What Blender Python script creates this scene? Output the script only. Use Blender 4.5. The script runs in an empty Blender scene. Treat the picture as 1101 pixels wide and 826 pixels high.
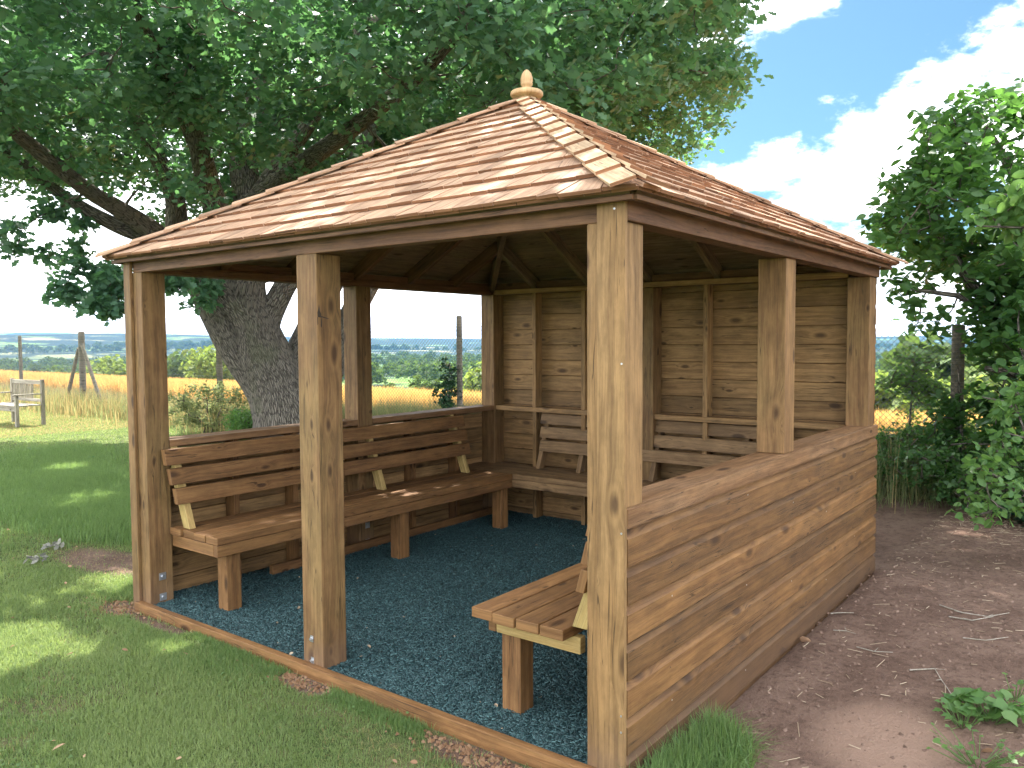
import bpy, math, random
import numpy as np
from mathutils import Vector, Matrix, noise as mnoise
random.seed(11); rng = np.random.default_rng(11)
C = bpy.context.scene.collection
scene = bpy.context.scene
rad = math.radians

# ------------------------------------------------------------------ camera
CAM = np.array([4.8576, -2.5066, 1.5846]); YAW, PITCH, ROLL, FPX = 0.65471, -0.05378, -0.0055, 874.2
cF = np.array([-math.sin(YAW)*math.cos(PITCH), math.cos(YAW)*math.cos(PITCH), math.sin(PITCH)])
_R = np.array([math.cos(YAW), math.sin(YAW), 0.0]); _U = np.cross(_R, cF)
cR = _R*math.cos(ROLL)+_U*math.sin(ROLL); cU = -_R*math.sin(ROLL)+_U*math.cos(ROLL)
cam_d = bpy.data.cameras.new('camera'); cam = bpy.data.objects.new('camera', cam_d); C.objects.link(cam)
cam.matrix_world = Matrix(((cR[0], cU[0], -cF[0], CAM[0]), (cR[1], cU[1], -cF[1], CAM[1]), (cR[2], cU[2], -cF[2], CAM[2]), (0, 0, 0, 1)))
cam_d.sensor_width = 36; cam_d.lens = FPX/1101*36; cam_d.clip_start = .05; cam_d.clip_end = 20000
scene.camera = cam

def at(px, py, d):
    """world point of a survey reading taken from the photograph, d metres away"""
    return CAM + d*(cF + cR*(px-550.5)/FPX - cU*(py-413)/FPX)

def proj(P):
    q = np.asarray(P, float) - CAM; z = q @ cF; zz = np.where(np.abs(z) < 1e-6, 1e-6, z)
    return 550.5+FPX*(q @ cR)/zz, 413-FPX*(q @ cU)/zz, z

# ------------------------------------------------------------------ materials
def newmat(name):
    m = bpy.data.materials.new(name); m.use_nodes = True
    nt = m.node_tree; nt.nodes.clear()
    out = nt.nodes.new('ShaderNodeOutputMaterial')
    return m, nt, out

class N:
    """tiny node-building helper"""
    def __init__(s, nt): s.nt = nt
    def n(s, t, **kw):
        x = s.nt.nodes.new(t)
        for k, v in kw.items():
            if k == 'inp':
                for a, b in v.items():
                    if hasattr(b, 'is_output'): s.nt.links.new(b, x.inputs[a])
                    else: x.inputs[a].default_value = b
            else: setattr(x, k, v)
        return x
    def math(s, op, a, b=None, c=None, clamp=False):
        x = s.nt.nodes.new('ShaderNodeMath'); x.operation = op; x.use_clamp = clamp
        for i, v in enumerate((a, b, c)):
            if v is None: continue
            if hasattr(v, 'is_output'): s.nt.links.new(v, x.inputs[i])
            else: x.inputs[i].default_value = v
        return x.outputs[0]
    def ss(s, v, lo, hi, a=0., b=1.):
        x = s.nt.nodes.new('ShaderNodeMapRange'); x.interpolation_type = 'SMOOTHSTEP'
        s.nt.links.new(v, x.inputs[0])
        for i, q in enumerate((lo, hi, a, b)): x.inputs[i+1].default_value = q
        return x.outputs[0]
    def mix(s, f, a, b, blend='MIX'):
        x = s.nt.nodes.new('ShaderNodeMix'); x.data_type = 'RGBA'; x.blend_type = blend
        for i, v in ((0, f), (6, a), (7, b)):
            if hasattr(v, 'is_output'): s.nt.links.new(v, x.inputs[i])
            elif i == 0: x.inputs[0].default_value = v
            else: x.inputs[i].default_value = (*v, 1)
        return x.outputs[2]
    def noise(s, vec, scale, detail=3, rough=.55, dim='3D', dist=0):
        x = s.nt.nodes.new('ShaderNodeTexNoise'); x.noise_dimensions = dim
        if vec is not None: s.nt.links.new(vec, x.inputs['Vector'])
        x.inputs['Scale'].default_value = scale; x.inputs['Detail'].default_value = detail
        x.inputs['Roughness'].default_value = rough; x.inputs['Distortion'].default_value = dist
        return x.outputs[0]
    def xyz(s, x, y, z=0.):
        q = s.nt.nodes.new('ShaderNodeCombineXYZ')
        for i, v in enumerate((x, y, z)):
            if hasattr(v, 'is_output'): s.nt.links.new(v, q.inputs[i])
            else: q.inputs[i].default_value = v
        return q.outputs[0]
    def attr(s, name):
        x = s.nt.nodes.new('ShaderNodeAttribute'); x.attribute_name = name
        return x.outputs['Fac']
    def bump(s, h, strength, dist):
        x = s.nt.nodes.new('ShaderNodeBump'); s.nt.links.new(h, x.inputs['Height'])
        x.inputs['Strength'].default_value = strength; x.inputs['Distance'].default_value = dist
        return x.outputs[0]
    def bsdf(s, col, rough, normal=None, spec=.3):
        x = s.nt.nodes.new('ShaderNodeBsdfPrincipled')
        if hasattr(col, 'is_output'): s.nt.links.new(col, x.inputs['Base Color'])
        else: x.inputs['Base Color'].default_value = (*col, 1)
        if hasattr(rough, 'is_output'): s.nt.links.new(rough, x.inputs['Roughness'])
        else: x.inputs['Roughness'].default_value = rough
        x.inputs['Specular IOR Level'].default_value = spec
        if normal is not None: s.nt.links.new(normal, x.inputs['Normal'])
        return x.outputs[0]

def wood(name, dark, light, knot=(.035, .016, .008), tint=(.16, .13, .05), tint_amt=.35, knots=.45, rough=.62,
         grain=38., var=.5, bump=.35, spec=.25, mud=None):
    m, nt, out = newmat(name); h = N(nt)
    uv = nt.nodes.new('ShaderNodeUVMap'); uv.uv_map = 'UVMap'
    sp = nt.nodes.new('ShaderNodeSeparateXYZ'); nt.links.new(uv.outputs[0], sp.inputs[0])
    u, v = sp.outputs[0], sp.outputs[1]
    r = h.attr('rnd')
    w = h.noise(h.xyz(h.math('MULTIPLY', u, 1.1), h.math('MULTIPLY', v, 7)), 1, 2, dim='2D')
    kv = nt.nodes.new('ShaderNodeTexVoronoi'); kv.voronoi_dimensions = '2D'; kv.inputs['Scale'].default_value = 1
    nt.links.new(h.xyz(h.math('MULTIPLY', u, 3.4), h.math('MULTIPLY', v, 8.5)), kv.inputs['Vector'])
    sc = nt.nodes.new('ShaderNodeSeparateColor'); nt.links.new(kv.outputs['Color'], sc.inputs[0])
    ex = h.math('LESS_THAN', sc.outputs[0], knots*.62)
    kd = h.math('DIVIDE', h.math('ADD', kv.outputs['Distance'], h.math('MULTIPLY', h.math('SUBTRACT', w, .5), .25)), h.math('ADD', .35, sc.outputs[1]))
    km = h.math('MULTIPLY', h.ss(kd, .16, .05), ex)
    kinf = h.math('MULTIPLY', h.ss(kd, .55, .08), ex)
    v2 = h.math('ADD', v, h.math('ADD', h.math('MULTIPLY', h.math('SUBTRACT', w, .5), .05), h.math('MULTIPLY', kinf, .022)))
    g1 = h.noise(h.xyz(h.math('MULTIPLY', u, 1.0), h.math('MULTIPLY', v2, grain)), 1, 4, .6, dim='2D')
    g2 = h.noise(h.xyz(h.math('MULTIPLY', u, 6.0), h.math('MULTIPLY', v2, grain*5)), 1, 3, .6, dim='2D')
    g = h.math('ADD', h.math('MULTIPLY', h.ss(g1, .32, .68), .65), h.math('MULTIPLY', h.ss(g2, .3, .7), .35))
    col = h.mix(g, dark, light)
    big = h.noise(h.xyz(h.math('MULTIPLY', u, 1.6), h.math('MULTIPLY', v, 4)), 1, 3, dim='2D')
    col = h.mix(h.math('MULTIPLY', h.ss(big, .4, .7), tint_amt), col, tint)
    mot = h.noise(h.xyz(h.math('MULTIPLY', u, 5.), h.math('MULTIPLY', v, 14), 9.), 1., 5, .7)
    mo = h.math('ADD', .72, h.math('MULTIPLY', h.ss(mot, .25, .75), .5)); col = h.mix(1., col, h.xyz(mo, mo, mo), 'MULTIPLY')
    crk = h.noise(h.xyz(h.math('MULTIPLY', u, 1.1), h.math('MULTIPLY', v2, 42), 2.), 1., 2, .5)
    cm = h.math('MULTIPLY', h.ss(h.math('ABSOLUTE', h.math('SUBTRACT', crk, .5)), .014, .004), h.ss(big, .46, .58))
    col = h.mix(h.math('MULTIPLY', cm, .75), col, tuple(c*.25 for c in dark))
    drt = h.noise(h.xyz(h.math('MULTIPLY', u, 2.3), h.math('MULTIPLY', v, 9), 4.), 1.3, 5, .7)
    col = h.mix(h.ss(drt, .55, .8, 0, .35), col, tuple(c*.45 for c in dark))
    col = h.mix(h.math('MULTIPLY', kinf, .28), col, tuple(c*.55 for c in dark))
    col = h.mix(h.math('MULTIPLY', km, .72), col, knot)
    ring_ = h.math('MULTIPLY', h.math('MULTIPLY', h.ss(kd, .14, .19), h.ss(kd, .30, .20)), ex)
    col = h.mix(h.math('MULTIPLY', ring_, .25), col, tuple(min(1, c*1.25) for c in light))
    mul = h.math('ADD', 1-var/2, h.math('MULTIPLY', r, var))
    col = h.mix(1.0, col, h.xyz(mul, mul, mul), 'MULTIPLY')
    if mud:   # splashed soil and dust near the ground
        ge = nt.nodes.new('ShaderNodeNewGeometry'); sz = nt.nodes.new('ShaderNodeSeparateXYZ'); nt.links.new(ge.outputs['Position'], sz.inputs[0])
        mn = h.noise(ge.outputs['Position'], 9, 4, .65)
        zz = h.math('ADD', sz.outputs[2], h.math('MULTIPLY', h.math('SUBTRACT', mn, .5), .3))
        col = h.mix(h.ss(zz, .2, .0, 0, .38), col, mud)
    hh = h.math('ADD', h.math('ADD', h.math('MULTIPLY', g, .6), h.math('MULTIPLY', cm, -1.2)), h.math('ADD', h.math('MULTIPLY', mot, .5), h.math('MULTIPLY', km, -.5)))
    nt.links.new(h.bsdf(col, rough, h.bump(hh, bump, .003), spec), out.inputs[0])
    return m

MUD = (.17, .105, .075)
M = {}
M['post'] = wood('post_timber', (.125, .066, .028), (.26, .150, .064), tint=(.24, .165, .065), tint_amt=.4, knots=.5, var=.45, grain=34, mud=MUD)
M['ochre'] = wood('ochre_post_timber', (.145, .082, .034), (.285, .172, .074), tint=(.25, .14, .055), tint_amt=.5, knots=.55, var=.2, grain=30, mud=MUD)
M['beam'] = wood('beam_timber', (.092, .043, .022), (.185, .094, .048), tint=(.13, .08, .04), tint_amt=.3, var=.25, knots=.25)
M['clad'] = wood('cladding_timber', (.100, .046, .016), (.205, .106, .038), tint=(.13, .072, .032), tint_amt=.45, var=.7, knots=.5, bump=.25, spec=.3, mud=(.13, .078, .05))
M['sill'] = wood('sill_timber', (.13, .064, .028), (.25, .138, .064), tint=(.25, .155, .09), tint_amt=.4, var=.2, knots=.25)
M['bench'] = wood('bench_timber', (.145, .068, .025), (.28, .148, .058), tint=(.17, .085, .04), tint_amt=.35, var=.45, knots=.42)
M['grey'] = wood('back_slat_timber', (.16, .092, .043), (.30, .185, .09), tint=(.2, .13, .07), tint_amt=.35, var=.35, knots=.45)
M['fresh'] = wood('fresh_cut_timber', (.38, .25, .09), (.55, .40, .17), tint=(.45, .36, .12), tint_amt=.3, knots=.3, var=.2)
M['inner'] = wood('inner_boards', (.175, .098, .040), (.345, .205, .088), tint=(.2, .13, .06), tint_amt=.4, knots=.55, var=.45)
M['ceil'] = wood('roof_lining', (.13, .084, .052), (.24, .165, .105), knots=.35, var=.4)
M['cedar'] = wood('cedar_shingle', (.32, .185, .115), (.54, .355, .235), tint=(.40, .225, .14), tint_amt=.4, knots=0., grain=70, var=.55, rough=.72, bump=.4)
M['cedar_edge'] = wood('cedar_shingle_edge', (.17, .075, .04), (.32, .16, .085), knots=0., tint_amt=.0, grain=90, var=.6, rough=.8)
M['cap'] = wood('cedar_cap', (.36, .235, .14), (.57, .41, .26), tint=(.45, .3, .17), tint_amt=.3, knots=0., grain=70, var=.35, rough=.7)
M['finial'] = wood('pale_turned_wood', (.42, .26, .13), (.58, .39, .21), knots=0., tint_amt=.1, var=.1)
M['weathered'] = wood('weathered_timber', (.22, .19, .15), (.42, .38, .32), tint=(.3, .28, .2), knots=.3, var=.3, rough=.85)
M['fencepost'] = wood('old_fence_post', (.13, .11, .085), (.28, .24, .19), tint=(.2, .2, .13), knots=.4, var=.3, rough=.9)

def metal(name, col, rough):
    m, nt, out = newmat(name); h = N(nt)
    g = nt.nodes.new('ShaderNodeNewGeometry')
    c = h.mix(h.noise(g.outputs['Position'], 60, 3), tuple(x*.7 for x in col), col)
    x = nt.nodes.new('ShaderNodeBsdfPrincipled'); nt.links.new(c, x.inputs['Base Color'])
    x.inputs['Metallic'].default_value = .8; x.inputs['Roughness'].default_value = rough
    nt.links.new(x.outputs[0], out.inputs[0]); return m
M['scar'] = wood('dark_scar', (.035, .026, .02), (.075, .055, .04), knots=0, tint_amt=0, var=.2)
M['zinc'] = metal('galvanised_metal', (.6, .62, .65), .38)
M['wire'] = metal('fence_wire', (.20, .21, .21), .7)

def leafmat(name, a, b, trans=.45, tcol=None, rough=.45, spec=.35):
    m, nt, out = newmat(name); h = N(nt)
    r = h.attr('rnd')
    col = h.mix(r, a, b)
    base = h.bsdf(col, rough, None, spec)
    tr = nt.nodes.new('ShaderNodeBsdfTranslucent')
    tc = h.mix(r, tcol or tuple(min(1, x*1.6) for x in a), tuple(min(1, x*1.5) for x in (tcol or b)))
    nt.links.new(tc, tr.inputs[0])
    mx = nt.nodes.new('ShaderNodeMixShader'); mx.inputs[0].default_value = trans
    nt.links.new(base, mx.inputs[1]); nt.links.new(tr.outputs[0], mx.inputs[2]); nt.links.new(mx.outputs[0], out.inputs[0])
    return m
M['oakleaf'] = leafmat('oak_leaf', (.062, .145, .098), (.135, .225, .140), .38, (.13, .30, .09))
M['bigleaf'] = leafmat('broad_leaf', (.030, .085, .028), (.075, .15, .045), .38, (.12, .27, .045))
M['brightleaf'] = leafmat('bright_leaf', (.055, .14, .04), (.12, .22, .065), .42, (.19, .34, .07))
M['ivy'] = leafmat('ivy_leaf', (.016, .05, .022), (.035, .085, .035), .2, None, .35, .5)
M['grassblade'] = leafmat('grass_blade', (.085, .165, .050), (.245, .30, .125), .38, (.30, .38, .11), .55, .25)
M['lushgrass'] = leafmat('lush_grass_blade', (.075, .155, .048), (.18, .26, .10), .4, (.23, .34, .09), .5, .25)
M['drygrass'] = leafmat('dry_grass_blade', (.26, .19, .09), (.46, .36, .18), .35, (.5, .38, .16), .7, .15)
M['weedgrass'] = leafmat('rough_grass_blade', (.10, .145, .065), (.26, .27, .13), .4, (.3, .34, .13), .65, .2)
M['wheat'] = leafmat('ripe_wheat', (.46, .28, .09), (.68, .44, .16), .4, (.72, .45, .15), .7, .15)
M['farleaf'] = leafmat('distant_foliage', (.035, .065, .025), (.085, .13, .045), .3, (.12, .19, .04), .7, .1)
M['hedgeleaf'] = leafmat('sunlit_hedge', (.08, .13, .035), (.16, .22, .06), .4, (.24, .33, .06), .6, .2)
M['chip'] = leafmat('wood_chip', (.30, .22, .15), (.52, .42, .30), .0, None, .8, .1)
M['earth'] = leafmat('dry_earth', (.12, .075, .056), (.26, .18, .14), 0., None, .95, .05)
M['deadleaf'] = leafmat('dead_leaf', (.24, .13, .07), (.42, .28, .18), .2, None, .7, .1)

def bark():
    m, nt, out = newmat('oak_bark'); h = N(nt)
    uv = nt.nodes.new('ShaderNodeUVMap'); sp = nt.nodes.new('ShaderNodeSeparateXYZ'); nt.links.new(uv.outputs[0], sp.inputs[0])
    g = nt.nodes.new('ShaderNodeNewGeometry')
    w = h.noise(g.outputs['Position'], 5, 3)
    vo = nt.nodes.new('ShaderNodeTexVoronoi'); vo.feature = 'DISTANCE_TO_EDGE'; vo.voronoi_dimensions = '2D'; vo.inputs['Scale'].default_value = 1
    nt.links.new(h.xyz(h.math('ADD', h.math('MULTIPLY', sp.outputs[0], 26), h.math('MULTIPLY', w, 3)), h.math('ADD', h.math('MULTIPLY', sp.outputs[1], 6.5), h.math('MULTIPLY', w, 2))), vo.inputs['Vector'])
    ridge = h.ss(vo.outputs['Distance'], .0, .28)
    n2 = h.noise(g.outputs['Position'], 22, 5, .7)
    col = h.mix(ridge, (.065, .056, .048), (.235, .205, .17))
    col = h.mix(h.math('MULTIPLY', h.ss(n2, .4, .75), .5), col, (.26, .235, .19))
    col = h.mix(h.ss(h.noise(g.outputs['Position'], 1.7, 3), .52, .7, 0, .45), col, (.14, .15, .085))
    hh = h.math('ADD', ridge, h.math('MULTIPLY', n2, .5))
    nt.links.new(h.bsdf(col, .9, h.bump(hh, .9, .03), .15), out.inputs[0]); return m
M['bark'] = bark()

# ------------------------------------------------------------------ mesh helpers
class MB:
    def __init__(s): s.v = []; s.f = []; s.uv = []; s.r = []; s.m = []
    def face(s, pts, uvs, r=.5, mi=0):
        n = len(s.v); s.v.extend([tuple(p) for p in pts]); s.f.append(tuple(range(n, n+len(pts)))); s.uv.extend(uvs); s.r.append(r); s.m.append(mi)
    def hexa(s, P, L, r=None, mi=0, mend=None, mback=None):
        """P: 8 corners, index = a + 2*b + 4*c with a along the grain; shared vertices"""
        if r is None: r = random.random()
        ou, ov = random.uniform(0, 60), random.uniform(0, 60)
        P = [np.asarray(p, float) for p in P]; n = len(s.v); s.v.extend([tuple(p) for p in P])
        la = L; lb = np.linalg.norm(P[2]-P[0]); lc = np.linalg.norm(P[4]-P[0])
        def add(idx, uvs, q):
            s.f.append(tuple(n+i for i in idx)); s.uv.extend([(ou+a, ov+b) for a, b in uvs]); s.r.append(r); s.m.append(q)
        add((0, 1, 3, 2)[::-1], [(0, 0), (la, 0), (la, lb), (0, lb)][::-1], mi if mback is None else mback)
        add((4, 5, 7, 6), [(0, 1), (la, 1), (la, 1+lb), (0, 1+lb)], mi)
        add((0, 1, 5, 4), [(0, 2), (la, 2), (la, 2+lc), (0, 2+lc)], mi)
        add((2, 3, 7, 6)[::-1], [(0, 3), (la, 3), (la, 3+lc), (0, 3+lc)][::-1], mi)
        me = mi if mend is None else mend
        add((0, 2, 6, 4)[::-1], [(0, 4), (lb*.3, 4), (lb*.3, 4+lc), (0, 4+lc)][::-1], me)
        add((1, 3, 7, 5), [(1, 4), (1+lb*.3, 4), (1+lb*.3, 4+lc), (1, 4+lc)], me)
    def box(s, x0, x1, y0, y1, z0, z1, ax=None, **k):
        d = (x1-x0, y1-y0, z1-z0)
        if ax is None: ax = int(np.argmax(d))
        b, c = [(1, 2), (2, 0), (0, 1)][ax]
        lo = (x0, y0, z0); hi = (x1, y1, z1); P = []
        for i in range(8):
            p = [0, 0, 0]; p[ax] = (lo, hi)[i & 1][ax]; p[b] = (lo, hi)[(i >> 1) & 1][b]; p[c] = (lo, hi)[(i >> 2) & 1][c]; P.append(p)
        s.hexa(P, d[ax], **k)
    def bar(s, A, B, w, t, up=(0, 0, 1), **k):
        """bar from A to B; w across `up`-ish, t the other way"""
        A = np.asarray(A, float); B = np.asarray(B, float); d = B-A; L = np.linalg.norm(d); d = d/L
        side = np.cross(d, np.asarray(up, float)); side /= np.linalg.norm(side); u2 = np.cross(side, d)
        P = []
        for i in range(8):
            P.append((A, B)[i & 1] + side*t*(-.5 if not (i >> 1) & 1 else .5)*-1 + u2*w*(-.5 if not (i >> 2) & 1 else .5))
        s.hexa(P, L, **k)
    def tube(s, pts, rads, seg=8, cap=True, r=.5, noise=0., mi=0):
        pts = [np.asarray(p, float) for p in pts]; n0 = len(s.v); L = 0
        prev = None; Ls = []
        for i, p in enumerate(pts):
            d = pts[min(i+1, len(pts)-1)]-pts[max(i-1, 0)]; d = d/(np.linalg.norm(d)+1e-9)
            if prev is None:
                a = np.cross(d, (0, 0, 1.)) if abs(d[2]) < .9 else np.cross(d, (1., 0, 0))
            else: a = prev - d*(prev @ d)
            a /= np.linalg.norm(a); prev = a; b = np.cross(d, a)
            if i: L += np.linalg.norm(p-pts[i-1])
            Ls.append(L)
            for j in range(seg):
                t = 2*math.pi*j/seg; dr = a*math.cos(t)+b*math.sin(t)
                q = rads[i]
                if noise: q *= 1+noise*mnoise.noise(Vector(p*1.3+dr*1.4))+noise*.4*mnoise.noise(Vector(p*3.5+dr*2.5))
                s.v.append(tuple(p+dr*q))
        for i in range(len(pts)-1):
            for j in range(seg):
                k = (j+1) % seg
                s.f.append((n0+i*seg+j, n0+i*seg+k, n0+(i+1)*seg+k, n0+(i+1)*seg+j))
                ra = max(rads[0], .02)*2*math.pi
                s.uv.extend([(ra*j/seg, Ls[i]), (ra*(j+1)/seg, Ls[i]), (ra*(j+1)/seg, Ls[i+1]), (ra*j/seg, Ls[i+1])]); s.r.append(r); s.m.append(mi)
        if cap:
            for base, rev in ((n0, True), (n0+(len(pts)-1)*seg, False)):
                idx = [base+j for j in range(seg)]
                if rev: idx = idx[::-1]
                s.f.append(tuple(idx)); s.uv.extend([(.1*math.cos(j), .1*math.sin(j)) for j in range(seg)]); s.r.append(r); s.m.append(mi)
    def lathe(s, prof, cx, cy, seg=24, r=.5):
        n0 = len(s.v)
        for (rr, z) in prof:
            for j in range(seg):
                t = 2*math.pi*j/seg; s.v.append((cx+rr*math.cos(t), cy+rr*math.sin(t), z))
        for i in range(len(prof)-1):
            for j in range(seg):
                k = (j+1) % seg
                s.f.append((n0+i*seg+j, n0+i*seg+k, n0+(i+1)*seg+k, n0+(i+1)*seg+j))
                s.uv.extend([(prof[i][1], .02*j), (prof[i][1], .02*(j+1)), (prof[i+1][1], .02*(j+1)), (prof[i+1][1], .02*j)]); s.r.append(r); s.m.append(0)
        for base in (n0, n0+(len(prof)-1)*seg):
            s.f.append(tuple(base+j for j in range(seg))); s.uv.extend([(0, 0)]*seg); s.r.append(r); s.m.append(0)
    def build(s, name, mats, parent=None, bevel=0., smooth=False, loc=(0, 0, 0), **props):
        if not isinstance(mats, (list, tuple)): mats = [mats]
        me = bpy.data.meshes.new(name)
        V = np.array(s.v, float) - np.array(loc, float)
        me.from_pydata(V.tolist(), [], s.f); me.update()
        ul = me.uv_layers.new(name='UVMap'); ul.data.foreach_set('uv', np.array(s.uv, np.float32).ravel())
        a = me.attributes.new('rnd', 'FLOAT', 'FACE'); a.data.foreach_set('value', np.array(s.r, np.float32))
        for m in mats: me.materials.append(m)
        me.polygons.foreach_set('material_index', np.array(s.m, np.int32))
        if smooth: me.polygons.foreach_set('use_smooth', np.ones(len(s.f), bool))
        o = bpy.data.objects.new(name, me); C.objects.link(o); o.location = loc
        if bevel:
            b = o.modifiers.new('bevel', 'BEVEL'); b.width = bevel; b.segments = 2; b.limit_method = 'ANGLE'; b.angle_limit = rad(40)
        if parent is not None:
            o.parent = parent; o.matrix_parent_inverse = Matrix.Identity(4)
            o.location = Vector(loc) - parent_world(parent)
        for k, v in props.items(): o[k] = v
        return o

def parent_world(p):
    v = Vector(p.location)
    while p.parent is not None:
        p = p.parent; v += Vector(p.location)
    return v

def tag(o, label=None, cat=None, group=None, kind=None):
    if label: o['label'] = label
    if cat: o['category'] = cat
    if group: o['group'] = group
    if kind: o['kind'] = kind
    return o

def thing(name, label, cat, loc=(0, 0, 0), group=None):
    o = bpy.data.objects.new(name, None); C.objects.link(o); o.location = loc; o.empty_display_size = .2
    return tag(o, label, cat, group)

def scatter(name, tv, tf, M3, T, rnd, mat, parent=None, loc=(0, 0, 0)):
    """numpy mesh: template (verts tv, polys tf of one size) times transforms M3 (n,3,3), T (n,3)"""
    tv = np.asarray(tv, float); tf = np.asarray(tf, int); n = len(T)
    V = (np.einsum('nij,kj->nki', M3, tv) + T[:, None, :]).reshape(-1, 3) - np.array(loc)
    k = len(tv); F = (tf[None] + (np.arange(n)*k)[:, None, None]).reshape(-1, tf.shape[1])
    me = bpy.data.meshes.new(name)
    me.vertices.add(len(V)); me.vertices.foreach_set('co', V.astype(np.float32).ravel())
    nl = F.size; me.loops.add(nl); me.loops.foreach_set('vertex_index', F.astype(np.int32).ravel())
    me.polygons.add(len(F)); me.polygons.foreach_set('loop_start', (np.arange(len(F))*tf.shape[1]).astype(np.int32))
    me.polygons.foreach_set('loop_total', np.full(len(F), tf.shape[1], np.int32))
    me.update(calc_edges=True)
    a = me.attributes.new('rnd', 'FLOAT', 'FACE'); a.data.foreach_set('value', np.repeat(np.asarray(rnd, np.float32), len(tf)))
    me.materials.append(mat)
    o = bpy.data.objects.new(name, me); C.objects.link(o); o.location = loc
    if parent is not None:
        o.parent = parent; o.location = Vector(loc) - parent_world(parent)
    return o

def rand_rot(n, tilt=1.0, up=None):
    """random frames: leaf normal roughly up, tilted; returns (n,3,3) columns x (leaf length), y, z"""
    az = rng.uniform(0, 2*np.pi, n)
    nz = np.stack([rng.normal(0, tilt, n), rng.normal(0, tilt, n), np.ones(n)], 1)
    nz /= np.linalg.norm(nz, axis=1, keepdims=True)
    x = np.stack([np.cos(az), np.sin(az), rng.normal(-.3, .4, n)], 1)
    x -= nz*(x*nz).sum(1, keepdims=True); x /= np.linalg.norm(x, axis=1, keepdims=True)
    y = np.cross(nz, x)
    return np.stack([x, y, nz], 2)

# leaf templates (length 1 along x)
OAK_V = [(0, 0, 0), (.25, .13, .03), (.38, .30, .06), (.50, .17, .04), (.68, .34, .05), (.78, .16, .0), (1, .0, -.06),
         (.78, -.16, .0), (.68, -.34, .05), (.50, -.17, .04), (.38, -.30, .06), (.25, -.13, .03)]
OAK_F = [tuple(range(12))]
OVAL_V = [(0, 0, 0), (.22, .22, .05), (.5, .30, .06), (.78, .20, .02), (1, 0, -.08), (.78, -.20, .02), (.5, -.30, .06), (.22, -.22, .05)]
OVAL_F = [(0, 1, 2, 3, 4), (0, 4, 5, 6, 7)]
IVY_V = [(0, 0, 0), (.1, .35, 0), (.45, .45, .04), (.6, .22, .02), (1, 0, -.05), (.6, -.22, .02), (.45, -.45, .04), (.1, -.35, 0)]
IVY_F = [tuple(range(8))]
DIA_V = [(0, 0, 0), (.45, .3, .05), (1, 0, 0), (.45, -.3, .05)]
DIA_F = [(0, 1, 2, 3)]

def blades(name, X, Y, Z, hgt, wid, lean, mat, rnd=None, parent=None):
    """bent two-segment grass blades: quad + tip quad"""
    n = len(X); az = rng.uniform(0, 2*np.pi, n); fa = az+np.pi/2+rng.normal(0, .4, n)
    ln = np.abs(rng.normal(0, lean, n))
    tv = np.zeros((n, 5, 3))
    dx, dy = np.cos(az)*wid/2, np.sin(az)*wid/2
    bx, by = np.cos(fa)*hgt*ln, np.sin(fa)*hgt*ln
    for i, (s, t, wz) in enumerate(((-1, 0, 1), (1, 0, 1), (1, .55, .75), (-1, .55, .75), (0, 1, 0))):
        tv[:, i, 0] = X+s*dx*wz+bx*t*t; tv[:, i, 1] = Y+s*dy*wz+by*t*t; tv[:, i, 2] = Z+hgt*t*(1-.3*ln*t)
    V = tv.reshape(-1, 3); b = np.arange(n)*5
    me = bpy.data.meshes.new(name)
    me.vertices.add(n*5); me.vertices.foreach_set('co', V.astype(np.float32).ravel())
    q = np.stack([b, b+1, b+2, b+3], 1); t3 = np.stack([b+3, b+2, b+4], 1)
    loops = np.concatenate([q, t3], 1).ravel()
    me.loops.add(len(loops)); me.loops.foreach_set('vertex_index', loops.astype(np.int32))
    st = np.stack([np.arange(n)*7, np.arange(n)*7+4], 1).ravel(); me.polygons.add(2*n)
    me.polygons.foreach_set('loop_start', st.astype(np.int32)); me.polygons.foreach_set('loop_total', np.tile([4, 3], n).astype(np.int32))
    me.update(calc_edges=True)
    a = me.attributes.new('rnd', 'FLOAT', 'FACE')
    rnd = rng.uniform(0, 1, n) if rnd is None else rnd
    a.data.foreach_set('value', np.repeat(rnd, 2).astype(np.float32))
    me.materials.append(mat)
    o = bpy.data.objects.new(name, me); C.objects.link(o)
    if parent is not None: o.parent = parent; o.location = -parent_world(parent)
    return o

def fbm(x, y, s=1., o=3):
    """cheap vectorised smooth noise"""
    r = np.zeros_like(x, dtype=float); a = 1.; t = 0
    for k in range(o):
        ph = 1.7*k+.3
        r += a*(np.sin(x*s*1.0+ph+1.3*np.sin(y*s*.7+ph))*np.cos(y*s*1.13-ph+1.1*np.sin(x*s*.6-ph*2)))
        t += a; a *= .55; s *= 2.13
    return r/t
def sstep(x, a, b):
    t = np.clip((x-a)/(b-a), 0, 1); return t*t*(3-2*t)

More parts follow.
